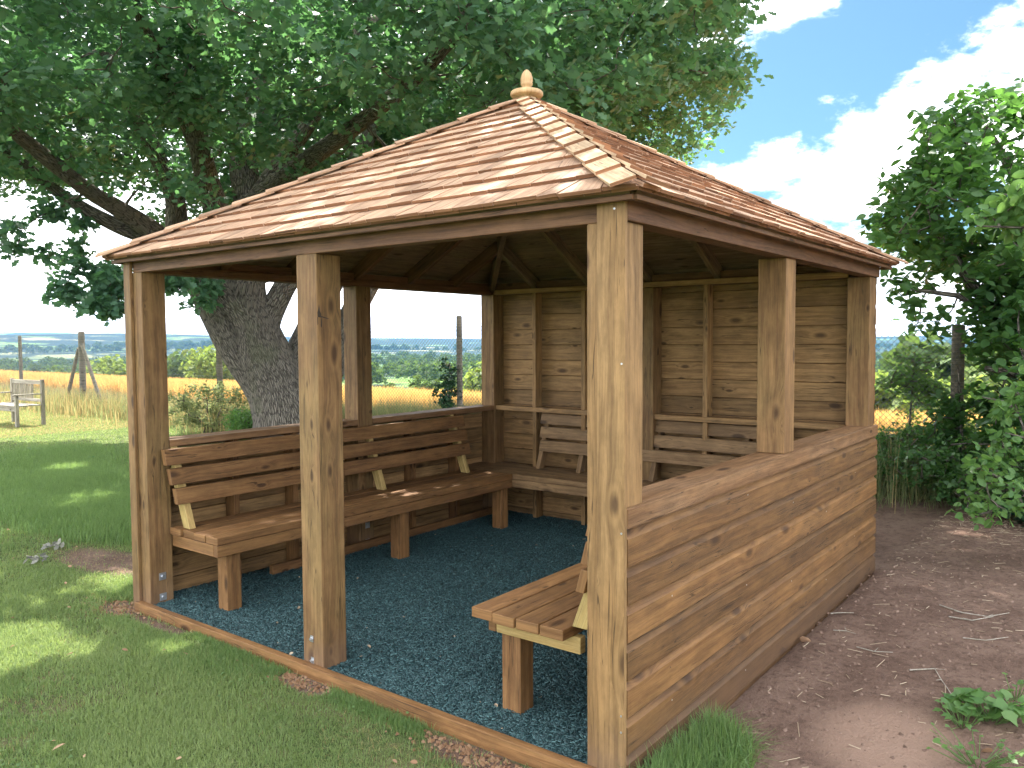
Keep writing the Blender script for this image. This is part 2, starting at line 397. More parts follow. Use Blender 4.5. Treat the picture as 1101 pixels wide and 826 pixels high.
# ------------------------------------------------------------------ terrain
GZ = -.06
def height(x, y):
    x = np.asarray(x, float); y = np.asarray(y, float)
    q = np.hypot(np.maximum(y-7.2, 0), np.maximum(-x-45, 0))
    prof = np.interp(q, [0, 3, 55, 150, 400, 900, 1600, 2400, 3200, 3600, 6500], [0, -.1, -4.5, -11.5, -17, -23, -26, -6, 38, 40, 30])
    az = np.degrees(np.arctan2(x-CAM[0], y-CAM[1]))
    ridge = np.interp(az, [-180, -72, -62, -45, -30, -10, 180], [1, 1.04, .86, .22, .12, .2, .3])
    hill = np.where(q > 1600, (prof+26)*ridge*1.0-26 + sstep(q, 1600, 3000)*26*(1-ridge), prof)
    amp = np.interp(q, [0, 60, 300, 2000, 3500], [0, .05, 1.2, 5, 4])
    z = GZ + hill + amp*fbm(x, y, .006) + np.interp(q, [0, 1600, 3200], [0, 0, 1.5])*fbm(x, y, .02)
    near = np.exp(-((x-1)**2+(y-1)**2)/400.)
    z = z + .018*near*fbm(x, y, .9)*(q < 1) + .05*sstep(y, .0, 3.5)*sstep(x, 3.3, 3.6)*(1-sstep(y, 5., 7.))
    z = z + .05*np.exp(-((x+4.2)*.4-(y-1.6)*.9)**2*1.5)*sstep(x, -9, -5)*(1-sstep(x, -2.6, -1.8))*0
    return z

def lines(lo, hi, step, far, g=1.18):
    a = list(np.arange(lo, hi+1e-6, step)); s = step; x = a[-1]
    while x < far: s *= g; x += s; a.append(x)
    s = step; x = lo; b = []
    while x > -far: s *= g; x -= s; b.append(x)
    return np.array(b[::-1]+a)
xs = lines(-9, 9, .1, 7000, 1.12); ys = lines(-5, 8, .1, 7000, 1.12)
GX, GY = np.meshgrid(xs, ys); GH = height(GX, GY)
ins = (GX > .03) & (GX < 3.42) & (GY > -.0) & (GY < 3.47)
GH = np.where(ins, -.10, GH)
nx, ny = len(xs), len(ys)
me = bpy.data.meshes.new('ground')
idx = np.arange(nx*ny).reshape(ny, nx)
F = np.stack([idx[:-1, :-1], idx[:-1, 1:], idx[1:, 1:], idx[1:, :-1]], -1).reshape(-1, 4)
me.vertices.add(nx*ny); me.vertices.foreach_set('co', np.stack([GX, GY, GH], -1).astype(np.float32).ravel())
me.loops.add(F.size); me.loops.foreach_set('vertex_index', F.astype(np.int32).ravel())
me.polygons.add(len(F)); me.polygons.foreach_set('loop_start', (np.arange(len(F))*4).astype(np.int32)); me.polygons.foreach_set('loop_total', np.full(len(F), 4, np.int32))
me.update(calc_edges=True); me.polygons.foreach_set('use_smooth', np.ones(len(F), bool))

def dirt_mask(x, y):
    """0 grass .. 1 bare soil"""
    n = fbm(x, y, 2.3, 4)*.35
    # right of the shelter; long grass corner in front
    a = sstep(x+.25*n, 3.30-1.6*sstep(y, 3.4, 4.2), 3.42-1.4*sstep(y, 3.4, 4.2))*sstep(y+(x-3.45)*.55+n*.4, .40, .70)
    a = a*(1-sstep(y+n, 6.4, 7.2))*(1-sstep(x+n, 7.5, 8.5))
    a = np.maximum(a, .8*sstep(x, 4.0, 4.4)*sstep(y+n, -.2, .3))
    front = np.exp(-((y+.10)/.07)**2)*sstep(n, -.02, .12)*((x > 0) & (x < 3.4))     # scuffed strip along the edging
    corner = np.exp(-(((x+.05)/.22)**2+((y+.06)/.12)**2))
    mc = np.exp(-(((x-1.75)/.2)**2+((y+.10)/.08)**2)); mc2 = np.exp(-(((x-2.85)/.32)**2+((y+.12)/.10)**2))
    worn = .95*np.exp(-(((x+1.25)/.75)**2+((y-.42)/.30)**2))*(1+n)
    worn2 = .40*np.exp(-(((x-.9)/.7)**2+((y+.75)/.35)**2))*(1+2*n)
    worn3 = .4*np.exp(-(((x-.2)/.9)**2+((y+.4)/.3)**2))*(1+2*n)
    patch = .44*sstep(fbm(x+.7, y, 3.1, 4), .0, .42)*sstep(x, -3.2, -1.5)*(1-sstep(x, 2.2, 3.0))*sstep(y, -2.2, -1.2)*(1-sstep(y, -.1, .35))
    return np.clip(np.maximum.reduce([patch, a, front*.8, corner, mc, mc2, worn, worn2, worn3]), 0, 1)
dm = dirt_mask(GX, GY)
a = me.attributes.new('soil', 'FLOAT', 'POINT'); a.data.foreach_set('value', dm.astype(np.float32).ravel())
ground = bpy.data.objects.new('ground', me); C.objects.link(ground); ground['kind'] = 'structure'

def ground_mat():
    m, nt, out = newmat('lawn_soil_and_fields'); h = N(nt)
    g = nt.nodes.new('ShaderNodeNewGeometry'); P = g.outputs['Position']
    sp = nt.nodes.new('ShaderNodeSeparateXYZ'); nt.links.new(P, sp.inputs[0]); X, Y = sp.outputs[0], sp.outputs[1]
    n1 = h.noise(P, 3.2, 5, .65); n2 = h.noise(P, 28, 5, .7); n3 = h.noise(P, 140, 3, .6)
    grass = h.mix(h.ss(n2, .3, .7), (.055, .085, .028), (.14, .17, .065))
    grass = h.mix(h.ss(n1, .46, .66, 0, .6), grass, (.22, .18, .10))
    vo = nt.nodes.new('ShaderNodeTexVoronoi'); vo.inputs['Scale'].default_value = 55; nt.links.new(P, vo.inputs['Vector'])
    soil = h.mix(h.ss(n1, .3, .7), (.14, .088, .066), (.22, .145, .11))
    soil = h.mix(h.ss(n2, .42, .75, 0, .7), soil, (.06, .037, .028))
    soil = h.mix(h.ss(n3, .60, .75, 0, .7), soil, (.30, .22, .17))
    soil = h.mix(h.math('MULTIPLY', h.ss(vo.outputs['Distance'], .22, .08), h.ss(n1, .5, .6)), soil, (.26, .18, .14))
    ex_ = h.math('DIVIDE', h.math('SUBTRACT', X, 4.10), .27); ey_ = h.math('DIVIDE', h.math('SUBTRACT', Y, .98), .34)  # pale oval painted into the soil colour in place of a sun patch
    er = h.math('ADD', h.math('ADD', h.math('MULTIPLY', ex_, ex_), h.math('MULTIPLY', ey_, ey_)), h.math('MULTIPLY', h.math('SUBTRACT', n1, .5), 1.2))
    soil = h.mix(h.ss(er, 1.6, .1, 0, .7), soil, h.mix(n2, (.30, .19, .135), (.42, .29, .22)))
    s = h.attr('soil'); sm = h.ss(h.math('ADD', s, h.math('MULTIPLY', h.math('SUBTRACT', n2, .5), .55)), .32, .62)
    near = h.mix(sm, grass, soil)
    # fields of the valley
    fv = nt.nodes.new('ShaderNodeTexVoronoi'); fv.inputs['Scale'].default_value = 1; fv.inputs['Randomness'].default_value = .9
    wob = h.noise(P, .004, 2)
    nt.links.new(h.xyz(h.math('ADD', h.math('MULTIPLY', X, .0042), h.math('MULTIPLY', wob, 1.0)), h.math('MULTIPLY', Y, .0042)), fv.inputs['Vector'])
    sc = nt.nodes.new('ShaderNodeSeparateColor'); nt.links.new(fv.outputs['Color'], sc.inputs[0])
    fld = h.mix(h.ss(sc.outputs[0], .2, .8), (.08, .14, .045), (.30, .28, .14))
    fld = h.mix(h.ss(sc.outputs[1], .6, .62), fld, (.17, .27, .07))
    wd = h.math('ADD', h.noise(P, .0062, 5, .62), h.ss(Y, 700., 1700., 0., .075))
    fld = h.mix(h.ss(wd, .45, .50), fld, (.03, .05, .028))
    d = h.math('SUBTRACT', Y, 62.)
    far = h.ss(h.math('MAXIMUM', d, h.math('SUBTRACT', h.math('MULTIPLY', X, -1), 160.)), 0, 8)
    col = h.mix(far, near, fld)
    # stubble under the crop
    crop = h.math('MULTIPLY', h.ss(Y, 7.6, 8.6), h.math('SUBTRACT', 1., h.ss(Y, 51, 54)))
    col = h.mix(crop, col, h.mix(n2, (.34, .22, .08), (.50, .34, .13)))
    hh = h.math('ADD', h.math('MULTIPLY', n2, 1.), h.math('MULTIPLY', n3, .5))
    nt.links.new(h.bsdf(col, .95, h.bump(hh, .8, .03), .1), out.inputs[0]); return m
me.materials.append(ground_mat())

# ------------------------------------------------------------------ GAZEBO
W, D, HB, HS, T, P_ = 3.445, 3.497, 2.0, .985, .02, .149
gz = thing('gazebo', 'open-fronted timber shelter with cedar shingle pyramid roof and half-height clad side walls', 'gazebo', (W/2, D/2, 0))
MF, MS = 1.62, 1.672
x0, x1, y0, y1 = T, W-T, 0., D-T
def post(x, y, z0, z1, name='post', mat='post', **k):
    b = MB(); b.box(x, x+P_, y, y+P_, z0, z1, ax=2, r=k.get('r')); return b.build(name, M[mat], gz, .005)
# corner posts (rebated at the top so that the ring beams sit in them)
cp = post(x1-P_, y0, GZ-.1, HB, 'corner_post', 'ochre', r=.6)
post(x0, y0, GZ-.1, HB, 'corner_post', r=.45)
post(x0, y1-P_, GZ-.1, HB, 'corner_post', r=.4); post(x1-P_, y1-P_, GZ-.1, HB, 'corner_post', r=.45)
# intermediate posts
mp = post(MF, y0, GZ-.1, HB, r=.5)
post(x0, MS, GZ-.1, HB, r=.35); post(x1-P_, MS, HS+.001, HB, r=.7); post(MF+.03, y1-P_, GZ-.1, HB, r=.4)
# corner boards running up to the eaves
for (a, b_, c, d, rr) in ((x1-.095, W, -.021, -.001, .95), (0., x0+.055, -.021, -.001, .5)):
    q = MB(); q.box(a, b_, c, d, GZ-.08, HB+.098, ax=2, r=rr); q.build('corner_board', M['ochre' if a > 1 else 'post'], gz, .003)
# ring beams
BT, BH = .07, .105
def ring(xa, xb, ya, yb, r):
    q = MB(); q.box(xa, xb, ya, yb, HB, HB+BH, r=r); q.build('beam', M['beam'], gz, .004)
ring(T+.055, W-.097, 0., BT, .6); ring(x1-BT, W-.001, .0, D-.002, .35)
ring(x0, x0+BT, BT+.002, D-BT-.004, .4); ring(x0, x1-BT-.002, D-T-BT, D-T, .4)
# inner wall plate visible above the back boards
q = MB(); q.box(x0+P_, x1-P_-.002, y1-P_+.012, y1-P_+.05, HB+.002, HB+.042, r=.8); q.build('wall_plate', M['inner'], gz, .003)
q = MB(); q.box(x0+BT+.002, x0+BT+.04, .09, y1-.15, HB+.002, HB+.05, r=.4); q.build('wall_plate', M['beam'], gz, .003)

# cladding: shiplap boards, each with its rounded lower lip
def clad(axis, fixed, a, b, z0, z1, out, name='wall_cladding', mat='clad', pitch=.137, first=None):
    """axis 'x' or 'y' = the direction the boards run; out=+1/-1 outward; board faces slope slightly"""
    q = MB(); z = z1; rs = []
    while z > z0+.01:
        zl = max(z-pitch, z0); r = random.random()
        zt = z; 
        prof = [(zl, .0215), (zl+.003, .0235), (zl+.012, .0235), (zt-.036, .0215), (zt-.020, .0075), (zt-.016, .004), (zt, .003)] if z-zl > .05 else [(zl, .019), (zl+.01, .02), (zt-.012, .0185), (zt-.005, .01), (zt, .009)]
        ou, ov = random.uniform(0, 60), random.uniform(0, 60)
        def pt(s_, z_, o_):
            return (s_, fixed+out*o_, z_) if axis == 'x' else (fixed+out*o_, s_, z_)
        # outer profile strips
        for (za, oa), (zb, ob) in zip(prof[:-1], prof[1:]):
            pts = [pt(a, za, oa), pt(b, za, oa), pt(b, zb, ob), pt(a, zb, ob)]
            q.face(pts, [(ou, ov+za), (ou+b-a, ov+za), (ou+b-a, ov+zb), (ou, ov+zb)], r)
        q.face([pt(a, zl, 0), pt(b, zl, 0), pt(b, zl, .019), pt(a, zl, .019)], [(ou, ov), (ou+b-a, ov), (ou+b-a, ov+.02), (ou, ov+.02)], r)
        for (za, oa), (zb, ob) in (((zl, .009), (zl+.005, 0)), ((zl+.005, 0), (zt-.003, 0)), ((zt-.003, 0), (zt, .009))):
            q.face([pt(a, za, oa), pt(b, za, oa), pt(b, zb, ob), pt(a, zb, ob)], [(ou, ov+2+za), (ou+b-a, ov+2+za), (ou+b-a, ov+2+zb), (ou, ov+2+zb)], r, 1)
        for s_ in (a, b):
            q.face([pt(s_, zl, 0)]+[pt(s_, za, oa) for za, oa in prof]+[pt(s_, zt, 0)], [(ou, ov+i*.02) for i in range(len(prof)+2)], r)
        z = zl
    return q.build(name, [M[mat], M['inner']], gz)
clad('y', W-T, .0, D, -.055, HS-.074, 1)            # right half wall
clad('y', x0, .0, D, -.055, HS-.074, -1)            # left half wall
clad('x', y1, x0, x1, -.03, HB+.09, 1)              # full back wall
# sunken gravel boards showing under the lowest cladding board
q = MB(); q.box(W-T-.028, W-.003, .012, 1.05, -.16, -.0565, r=.2); q.box(W-T-.028, W-.008, 1.053, 2.2, -.16, -.0565, r=.35); q.box(W-T-.028, W-.003, 2.203, D, -.16, -.0565, r=.3); q.build('gravel_board', M['clad'], gz, .003)
# sill fascias and sills
q = MB(); q.box(W-T-.001+.002, W+.004, -.001, D+.004, HS-.072, HS-.001, r=.45); q.build('sill_fascia', M['sill'], gz, .003)
q = MB(); q.box(-.004, T-.002, .0, D+.004, HS-.072, HS-.001, r=.4); q.build('sill_fascia', M['sill'], gz, .003)
def sill(xa, xb, ya, yb, za, zb, mat='sill', r=.6):
    q = MB(); q.box(xa, xb, ya, yb, za, zb, r=r); return q.build('sill', M[mat], gz, .004)
sill(x1-P_-.004, x1-.001, P_+.001, y1-P_-.001, HS-.04, HS)
sill(x0+.001, x0+P_+.002, P_+.001, MS-.002, HS-.042, HS); sill(x0+.001, x0+P_+.002, MS+P_+.002, y1-P_-.001, HS-.042, HS)
sill(x0+P_+.001, MF+.028, y1-P_+.02, y1-.004, HS-.042, HS, 'inner', .7); sill(MF+.03+P_+.002, x1-P_-.006, y1-P_+.02, y1-.004, HS-.042, HS, 'inner', .55)
# studs
def stud(x, y, w, d, z0_, z1_, mat='inner', r=None):
    q = MB(); q.box(x, x+w, y, y+d, z0_, z1_, ax=2, r=r); q.build('stud', M[mat], gz, .003)
for xs_ in (.585, 1.10, 2.21, 2.74):
    stud(xs_, y1-.12, .038, .098, HS+.001, HB+.001, r=.9); stud(xs_, y1-.12, .038, .098, -.05, HS-.043, r=.6)
for ys_ in (.62, 1.10, 2.30, 2.85): stud(x0+.002, ys_, .095, .045, -.05, HS-.044, 'bench', r=.6)
for ys_ in (.62, 1.10, 2.30, 2.85): stud(x1-.098, ys_, .095, .045, -.05, HS-.042, 'bench', r=.6)
# bottom rails + inner skirting
q = MB(); q.box(x0+P_, x0+P_+.04, P_+.7, y1-P_, -.04, .05, r=.3); q.build('bottom_rail', M['bench'], gz, .003)
# front edging board
q = MB(); q.box(x0+.035, x1-.10, -.042, -.001, -.11, .006, r=.6); q.build('edging_board', M['bench'], gz, .004)
# bolts on square washers
def bolt(x, y, z, nrm):
    q = MB(); s_ = .022
    if nrm == 'x': q.box(x+.0005, x+.0035, y-s_, y+s_, z-s_, z+s_, ax=2); q.tube([(x+.003, y, z), (x+.014, y, z)], [.011, .009], 6)
    else: q.box(x-s_*.5, x+s_*.5, y-.003, y-.0005, z-s_*.7, z+s_*.7, ax=2); q.tube([(x, y-.003, z), (x, y-.013, z)], [.009, .007], 6)
    q.build('bolt', M['zinc'], gz)
bolt(x0+P_, .078, .155, 'x'); bolt(x0+P_, .078, .028, 'x'); bolt(MF+.067, 0, .127, 'y'); bolt(MF+.070, 0, .02, 'y')
bolt(x0+P_, MS+.08, .16, 'x'); bolt(x0+P_, MS+.08, .03, 'x')
# screw heads in the corner board
for z in (.18, .24, .9, 1.5, 2.04):
    q = MB(); xx = W-.012-.03*(z > 1.9); q.tube([(xx, -.021, z), (xx, -.0225, z)], [.004, .004], 6); q.build('screw', M['zinc'], gz)
for yy in (.35, 1.12, 1.75, 2.35, 2.95):
    for k in range(7):
        z = HS-.074-.137*k-.055+random.uniform(-.008, .008); y = yy+random.uniform(-.01, .01)
        q = MB(); q.tube([(W+.0005, y, z), (W+.0025, y, z)], [.0035, .0035], 6); q.build('screw', M['zinc'] if (k+int(yy*3)) % 3 == 0 else M['scar'], gz)
# splintered notch and branch scar on the front middle post
q = MB()
q.v = []; ex = MF+P_
def tri(pts, r=.1):
    q.face(pts, [(p[2], p[0]+p[1]) for p in pts], r)
px_ = ex+.0015
tri([(px_, .003, 1.700), (px_, .026, 1.697), (px_, .024, 1.715), (px_, .017, 1.728), (px_, .013, 1.762), (px_, .008, 1.738), (px_, .002, 1.722)], .0)
tri([(px_, .025, 1.699), (px_, .060, 1.692), (px_, .074, 1.693), (px_, .050, 1.699), (px_, .026, 1.705)], .2)
tri([(px_, .020, 1.655), (px_, .027, 1.650), (px_, .030, 1.672), (px_, .026, 1.696), (px_, .022, 1.690)], .4)
tri([(px_, .002, 1.660), (px_, .006, 1.668), (px_, .005, 1.700), (px_, .001, 1.700)], .3)
q.build('knot_scar', M['scar'], gz)
# ---- roof
EV, ZE, ZA = .082, 2.078, 3.10
cx, cy = W/2, D/2
apex = np.array([cx, cy, ZA])
sides = {  # tangent, outward, half-length, run
    'front': (np.array([1., 0, 0]), np.array([0, -1., 0]), W/2+EV, D/2+EV),
    'right': (np.array([0, 1., 0]), np.array([1., 0, 0]), D/2+EV, W/2+EV),
    'back': (np.array([-1., 0, 0]), np.array([0, 1., 0]), W/2+EV, D/2+EV),
    'left': (np.array([0, -1., 0]), np.array([-1., 0, 0]), D/2+EV, W/2+EV)}
mid = np.array([cx, cy, 0.])
for nm, (t, o_, hl, run) in sides.items():
    rise = ZA-ZE; SL = math.hypot(run, rise); up = (-o_*run + np.array([0, 0, rise]))/SL
    nr = np.cross(t, up); nr /= np.linalg.norm(nr)
    if nr[2] < 0: nr = -nr
    e0 = mid + o_*run + np.array([0, 0, ZE])
    def rp(a, s, n): return e0 + t*a + up*s + nr*n
    half = lambda s: max(hl*(1-s/SL), .0)
    rows = 13; ex_ = SL/rows
    b = MB()
    for i in range(rows):
        s0 = i*ex_ - (.012 if i == 0 else 0); s1 = min(s0+ex_*1.9, SL*.998); hm = half(max(s0, 0))+.006
        xx = -hm-random.uniform(0, .1)
        while xx < hm:
            w = random.choice((.085, .10, .12, .14, .165, .19))*random.uniform(.9, 1.1)
            if nm in ('back', 'left'): w *= 1.3
            a0, a1 = xx+.0025, xx+w-.0025; xx += w
            js = random.uniform(-.0035, .0035)
            c0, c1 = max(a0, -hm), min(a1, hm)
            if c1-c0 < .02: continue
            ht = half(s1)+.006
            d0, d1 = max(min(c0, ht), -ht), max(min(c1, ht), -ht)
            if d1-d0 < .004: d1 = d0+.004
            th = random.uniform(.011, .015); lift = .018+random.uniform(0, .003); sk = random.uniform(-.004, .004)
            sb = s0+js
            # bottom lies on the row below; butt end towards the eave
            Pq = [rp(c0, sb, lift), rp(d0, s1, .003), rp(c1, sb+sk, lift), rp(d1, s1, .003),
                  rp(c0, sb, lift+th), rp(d0, s1, .007), rp(c1, sb+sk, lift+th+random.uniform(-.002, .003)), rp(d1, s1, .007)]
            b.hexa(Pq, s1-s0, r=min(1, max(0, random.gauss(.5, .28))), mi=0, mend=1)
        if i == 0:   # doubled starter course
            xx = -hm
            while xx < hm:
                w = random.uniform(.1, .19); a0, a1 = xx+.002, min(xx+w-.002, hm); xx += w
                if a1-a0 < .02: continue
                b.hexa([rp(a0, .002, .004), rp(a0*.9, .2, .0), rp(a1, .002, .004), rp(a1*.9, .2, .0), rp(a0, .002, .017), rp(a0*.9, .2, .004), rp(a1, .002, .017), rp(a1*.9, .2, .004)], .2, mi=0, mend=1)
    b.build('roof_shingles', [M['cedar'], M['cedar_edge']], gz)
    # lining boards under the shingles
    b = MB(); nb = 14
    for i in range(nb):
        s0, s1 = i*SL/nb+.03*(i == 0), (i+1)*SL/nb-.004
        h0, h1 = half(s0)-.02, half(s1)-.02
        if h1 < .02: h1 = .02
        if h0 < .05: continue
        b.hexa([rp(-h0, s0, -.016), rp(h0, s0, -.016), rp(-h1, s1, -.016), rp(h1, s1, -.016), rp(-h0, s0, -.001), rp(h0, s0, -.001), rp(-h1, s1, -.001), rp(h1, s1, -.001)], 2*h0)
    b.build('roof_lining', M['ceil'], gz)
    # common and jack rafters
    for a in (-1.15, -.58, 0., .58, 1.15):
        s_top = SL*(1-abs(a)/hl)-.05
        b = MB(); b.bar(rp(a, .07, -.066), rp(a, s_top, -.066), .096, .045, up=nr); b.build('rafter', M['ceil' if nm != 'left' else 'beam'], gz, .003)
    # eave fillet board
    b = MB(); hh_ = hl-.03
    ea = mid+o_*(run-.028); A = ea+t*(-hh_)+np.array([0, 0, HB+BH-.028]); B = ea+t*hh_+np.array([0, 0, HB+BH-.028])
    zoff = np.array([0, 0, ZE-.012-(HB+BH-.028)])
    b.bar(A+zoff, B+zoff, .018, .022); b.build('eave_fillet', M['beam'], gz, .002)
# hip rafters, hip caps
for sx, sy in ((1, -1), (-1, -1), (1, 1), (-1, 1)):
    cnr = np.array([cx+sx*(W/2+EV), cy+sy*(D/2+EV), ZE]); d = apex-cnr; L = np.linalg.norm(d); d /= L
    b = MB(); b.bar(cnr+d*.16+np.array([0, 0, -.085]), apex-d*.05+np.array([0, 0, -.085]), .12, .045); b.build('hip_rafter', M['ceil'], gz, .003)
    # normals of the two adjoining slopes
    fr = np.array([0, sy*1.0, 0]); rt_ = np.array([sx*1.0, 0, 0])
    def nrm(o_, run):
        v = np.array([0, 0, run]) + o_*(ZA-ZE); return v/np.linalg.norm(v)
    nf, nr_ = nrm(fr, D/2+EV), nrm(rt_, W/2+EV)
    caps = MB(); n = 13; step = (L-.02)/n
    for side_n, other in ((nf, nr_), (nr_, nf)):
        across = np.cross(d, side_n); across /= np.linalg.norm(across)
        if across @ (rt_ if side_n is nr_ else fr) < 0: across = -across
        # direction away from the hip, lying in this slope
        away = -across if (across @ other) > 0 else across
        for i in range(n):
            s0 = i*step - .018 + random.uniform(-.004, .004); s1 = min(s0+step*1.25, L-.005); wd = .088 if i < n-2 else .07
            l0, l1, th = .047, .038, .012
            ww = wd + random.uniform(-.004, .004)
            A0 = cnr+d*s0; A1 = cnr+d*s1
            k0 = -.004 if side_n is nf else .0
            Pq = [A0+side_n*l0+away*k0, A1+side_n*l1+away*k0, A0+side_n*l0+away*ww, A1+side_n*l1+away*ww,
                  A0+side_n*(l0+th)+away*k0, A1+side_n*(l1+th*.5)+away*k0, A0+side_n*(l0+th)+away*ww, A1+side_n*(l1+th*.5)+away*ww]
            caps.hexa(Pq, step*1.2, r=random.random(), mi=0, mend=1)
    caps.build('hip_cap', [M['cap'] if (sx, sy) == (1, -1) else M['cedar'], M['cedar_edge']], gz)
# finial: plinth, disc and acorn
fin = MB(); z = ZA-.01
fin.lathe([(.055, z-.05), (.058, z+.03), (.05, z+.045), (.1, z+.048), (.104, z+.056), (.104, z+.07), (.098, z+.078), (.05, z+.082), (.032, z+.09), (.026, z+.10), (.032, z+.112),
           (.037, z+.118), (.039, z+.128), (.036, z+.134), (.039, z+.145), (.038, z+.165), (.031, z+.188), (.018, z+.207), (.006, z+.216), (.001, z+.218)], cx, cy, 28)
fin.build('finial', M['finial'], gz, smooth=False)
for o in gz.children:
    if o.name.startswith('finial'):
        for p in o.data.polygons: p.use_smooth = len(p.vertices) == 4

# ------------------------------------------------------------------ rubber chip floor
def rubber():
    m, nt, out = newmat('blue_rubber_chips'); h = N(nt)
    r = h.attr('rnd'); g = nt.nodes.new('ShaderNodeNewGeometry')
    n = h.noise(g.outputs['Position'], 140, 2, .7)
    c = h.mix(h.math('POWER', r, 2.2), (.018, .050, .054), (.095, .195, .198))
    c = h.mix(h.ss(n, .4, .7, 0, .5), c, (.010, .026, .034))
    nt.links.new(h.bsdf(c, .55, h.bump(n, .4, .002), .45), out.inputs[0]); return m
M['rubber'] = rubber()
fx = np.linspace(x0+.0, x1, 60); fy = np.linspace(-.001, y1, 60); FX, FY = np.meshgrid(fx, fy)
FZ = -.014+.005*fbm(FX, FY, 2.5); q = MB(); 
me2 = bpy.data.meshes.new('floor'); ii = np.arange(3600).reshape(60, 60)
FF = np.stack([ii[:-1, :-1], ii[:-1, 1:], ii[1:, 1:], ii[1:, :-1]], -1).reshape(-1, 4)
me2.from_pydata(np.stack([FX, FY, FZ], -1).reshape(-1, 3).tolist(), [], FF.tolist()); me2.materials.append(M['rubber'])
fl = bpy.data.objects.new('floor', me2); C.objects.link(fl); fl['kind'] = 'structure'
n = 150000
X = rng.uniform(x0+.005, x1-.005, n); Y = rng.uniform(.0, y1-.01, n)
ang = rng.uniform(0, 2*np.pi, n); ln_ = rng.uniform(.008, .024, n); wd_ = rng.uniform(.0025, .006, n)
Mx = rand_rot(n, .35); S = np.stack([ln_, wd_, wd_*.8], 1)
chips = scatter('rubber_chips', [(-.5, -.5, -.4), (.5, -.35, -.4), (.5, .35, -.4), (-.5, .5, -.4), (-.4, -.3, .5), (.4, -.25, .4), (.4, .25, .5), (-.4, .3, .4)],
                [(4, 5, 6, 7), (0, 1, 5, 4), (1, 2, 6, 5), (2, 3, 7, 6), (3, 0, 4, 7)], Mx*S[:, None, :],
                np.stack([X, Y, -.012+.005*fbm(X, Y, 2.5)+rng.uniform(0, .006, n)], 1), rng.uniform(0, 1, n), M['rubber'])
tag(chips, 'blue-green shredded rubber chips covering the shelter floor', 'rubber chips', kind='stuff')

# ------------------------------------------------------------------ BENCHES
def bench(label, A, along, inward, length, front, mats, legs, slat_back=True, backs=None, end_trim=0.0, apron_ends=True, back_range=None, nslat=4, depth=.50, slw=.117, low=None):
    """A: point at wall-side start; `along` unit vector along the bench, `inward` from the wall to the room"""
    al = np.array(along, float); iw = np.array(inward, float); A = np.array(A, float)
    t = thing('bench', label, 'bench', tuple(A)+(0,) if len(A) == 2 else tuple(A))
    o = np.array([A[0], A[1], 0.])
    def G(u, v, z): return o+al*u+iw*v+np.array([0, 0, z])
    def bx(u0, u1, v0, v1, z0, z1, b=None, mat=None, name=None, r=None, grain='u'):
        q = b or MB()
        if grain == 'u': Pq = [G((u0, u1)[i & 1], (v0, v1)[(i >> 1) & 1], (z0, z1)[(i >> 2) & 1]) for i in range(8)]; L = u1-u0
        elif grain == 'v': Pq = [G((u0, u1)[(i >> 1) & 1], (v0, v1)[i & 1], (z0, z1)[(i >> 2) & 1]) for i in range(8)]; L = v1-v0
        else: Pq = [G((u0, u1)[(i >> 1) & 1], (v0, v1)[(i >> 2) & 1], (z0, z1)[i & 1]) for i in range(8)]; L = z1-z0
        q.hexa(Pq, L, r=r)
        if b is None: return q.build(name, M[mat], t, .004)
    sz = .452
    v = front
    for k in range(nslat):
        v0 = front-k*(slw+.009)-slw
        bx(random.uniform(-.012, .012) if k else 0., length, v0, v0+slw, sz-.044, sz, mat=mats[0], name='seat_slat')
    vb = front-nslat*(slw+.009)
    # aprons under the slats
    ov = .035 if end_trim else .001
    bx(end_trim, length-.002, front-ov-.04, front-ov, sz-.115, sz-.046, mat=mats[1], name='apron')
    if apron_ends: bx(end_trim+.001, end_trim+.041, vb+.02 if not end_trim else vb-.02, front-ov-.042, sz-.115, sz-.046, mat=mats[2], name='end_apron', grain='v')
    for u in legs:
        bx(u, u+.095, front-ov-.145, front-ov-.046, -.05, sz-.047, mat=mats[0], name='leg', grain='z')
    # leaning back: short uprights and three rails
    if backs:
        u0, u1, ups = backs
        low_v, top_v, zl, zt = (vb+.115, vb+.02, .605, .955) if low is None else (low, low-.095, .605, .955)
        sl = (top_v-low_v)/(zt-zl)
        for u in ups:
            q = MB(); va = low_v+.012+ (sz+.001-zl)*sl
            vt = top_v-.045
            q.hexa([G(u+(.0 if (i >> 1) & 1 else .042), ((va, vt)[i & 1]) - (0 if (i >> 2) & 1 else .07), (sz+.001, zt+.005)[i & 1]) for i in range(8)], .5)
            q.build('back_support', M['fresh' if mats[0] == 'bench' and u < 2.95 else 'grey'], t, .003)
        for k in range(3):
            z0 = zl+k*.1175; z1 = z0+.094; f0 = low_v+sl*(z0-zl); f1 = low_v+sl*(z1-zl)
            e0, e1 = u0-.0+.012*(2-k)*0, u1
            q = MB()
            q.hexa([G((e0, e1)[i & 1]+(-.03*k*.5 if not i & 1 else 0), ((f0, f1)[(i >> 1) & 1]) + (0.018 if (i >> 2) & 1 else -.022), (z0, z1)[(i >> 1) & 1]) for i in range(8)], e1-e0)
            q.build('back_slat', M[mats[3]], t, .004)
    return t
bench('long bench along the open left wall of the shelter, brown slats, sun flecks on seat', (x0, .13), (0, 1, 0), (1, 0, 0), 2.80, .665, ('bench', 'bench', 'bench', 'bench'), (.09, 1.51, 2.70), backs=(-.02, 2.70, (.03, 1.62, 2.60)))
bench('greyish slatted bench against the fully boarded back wall', (x0+.0, y1), (1, 0, 0), (0, -1, 0), 3.38, .545, ('grey', 'grey', 'grey', 'grey'), (1.40, 2.3), backs=(.67, 2.85, (.66, 1.08, 1.77, 2.5)), apron_ends=False)
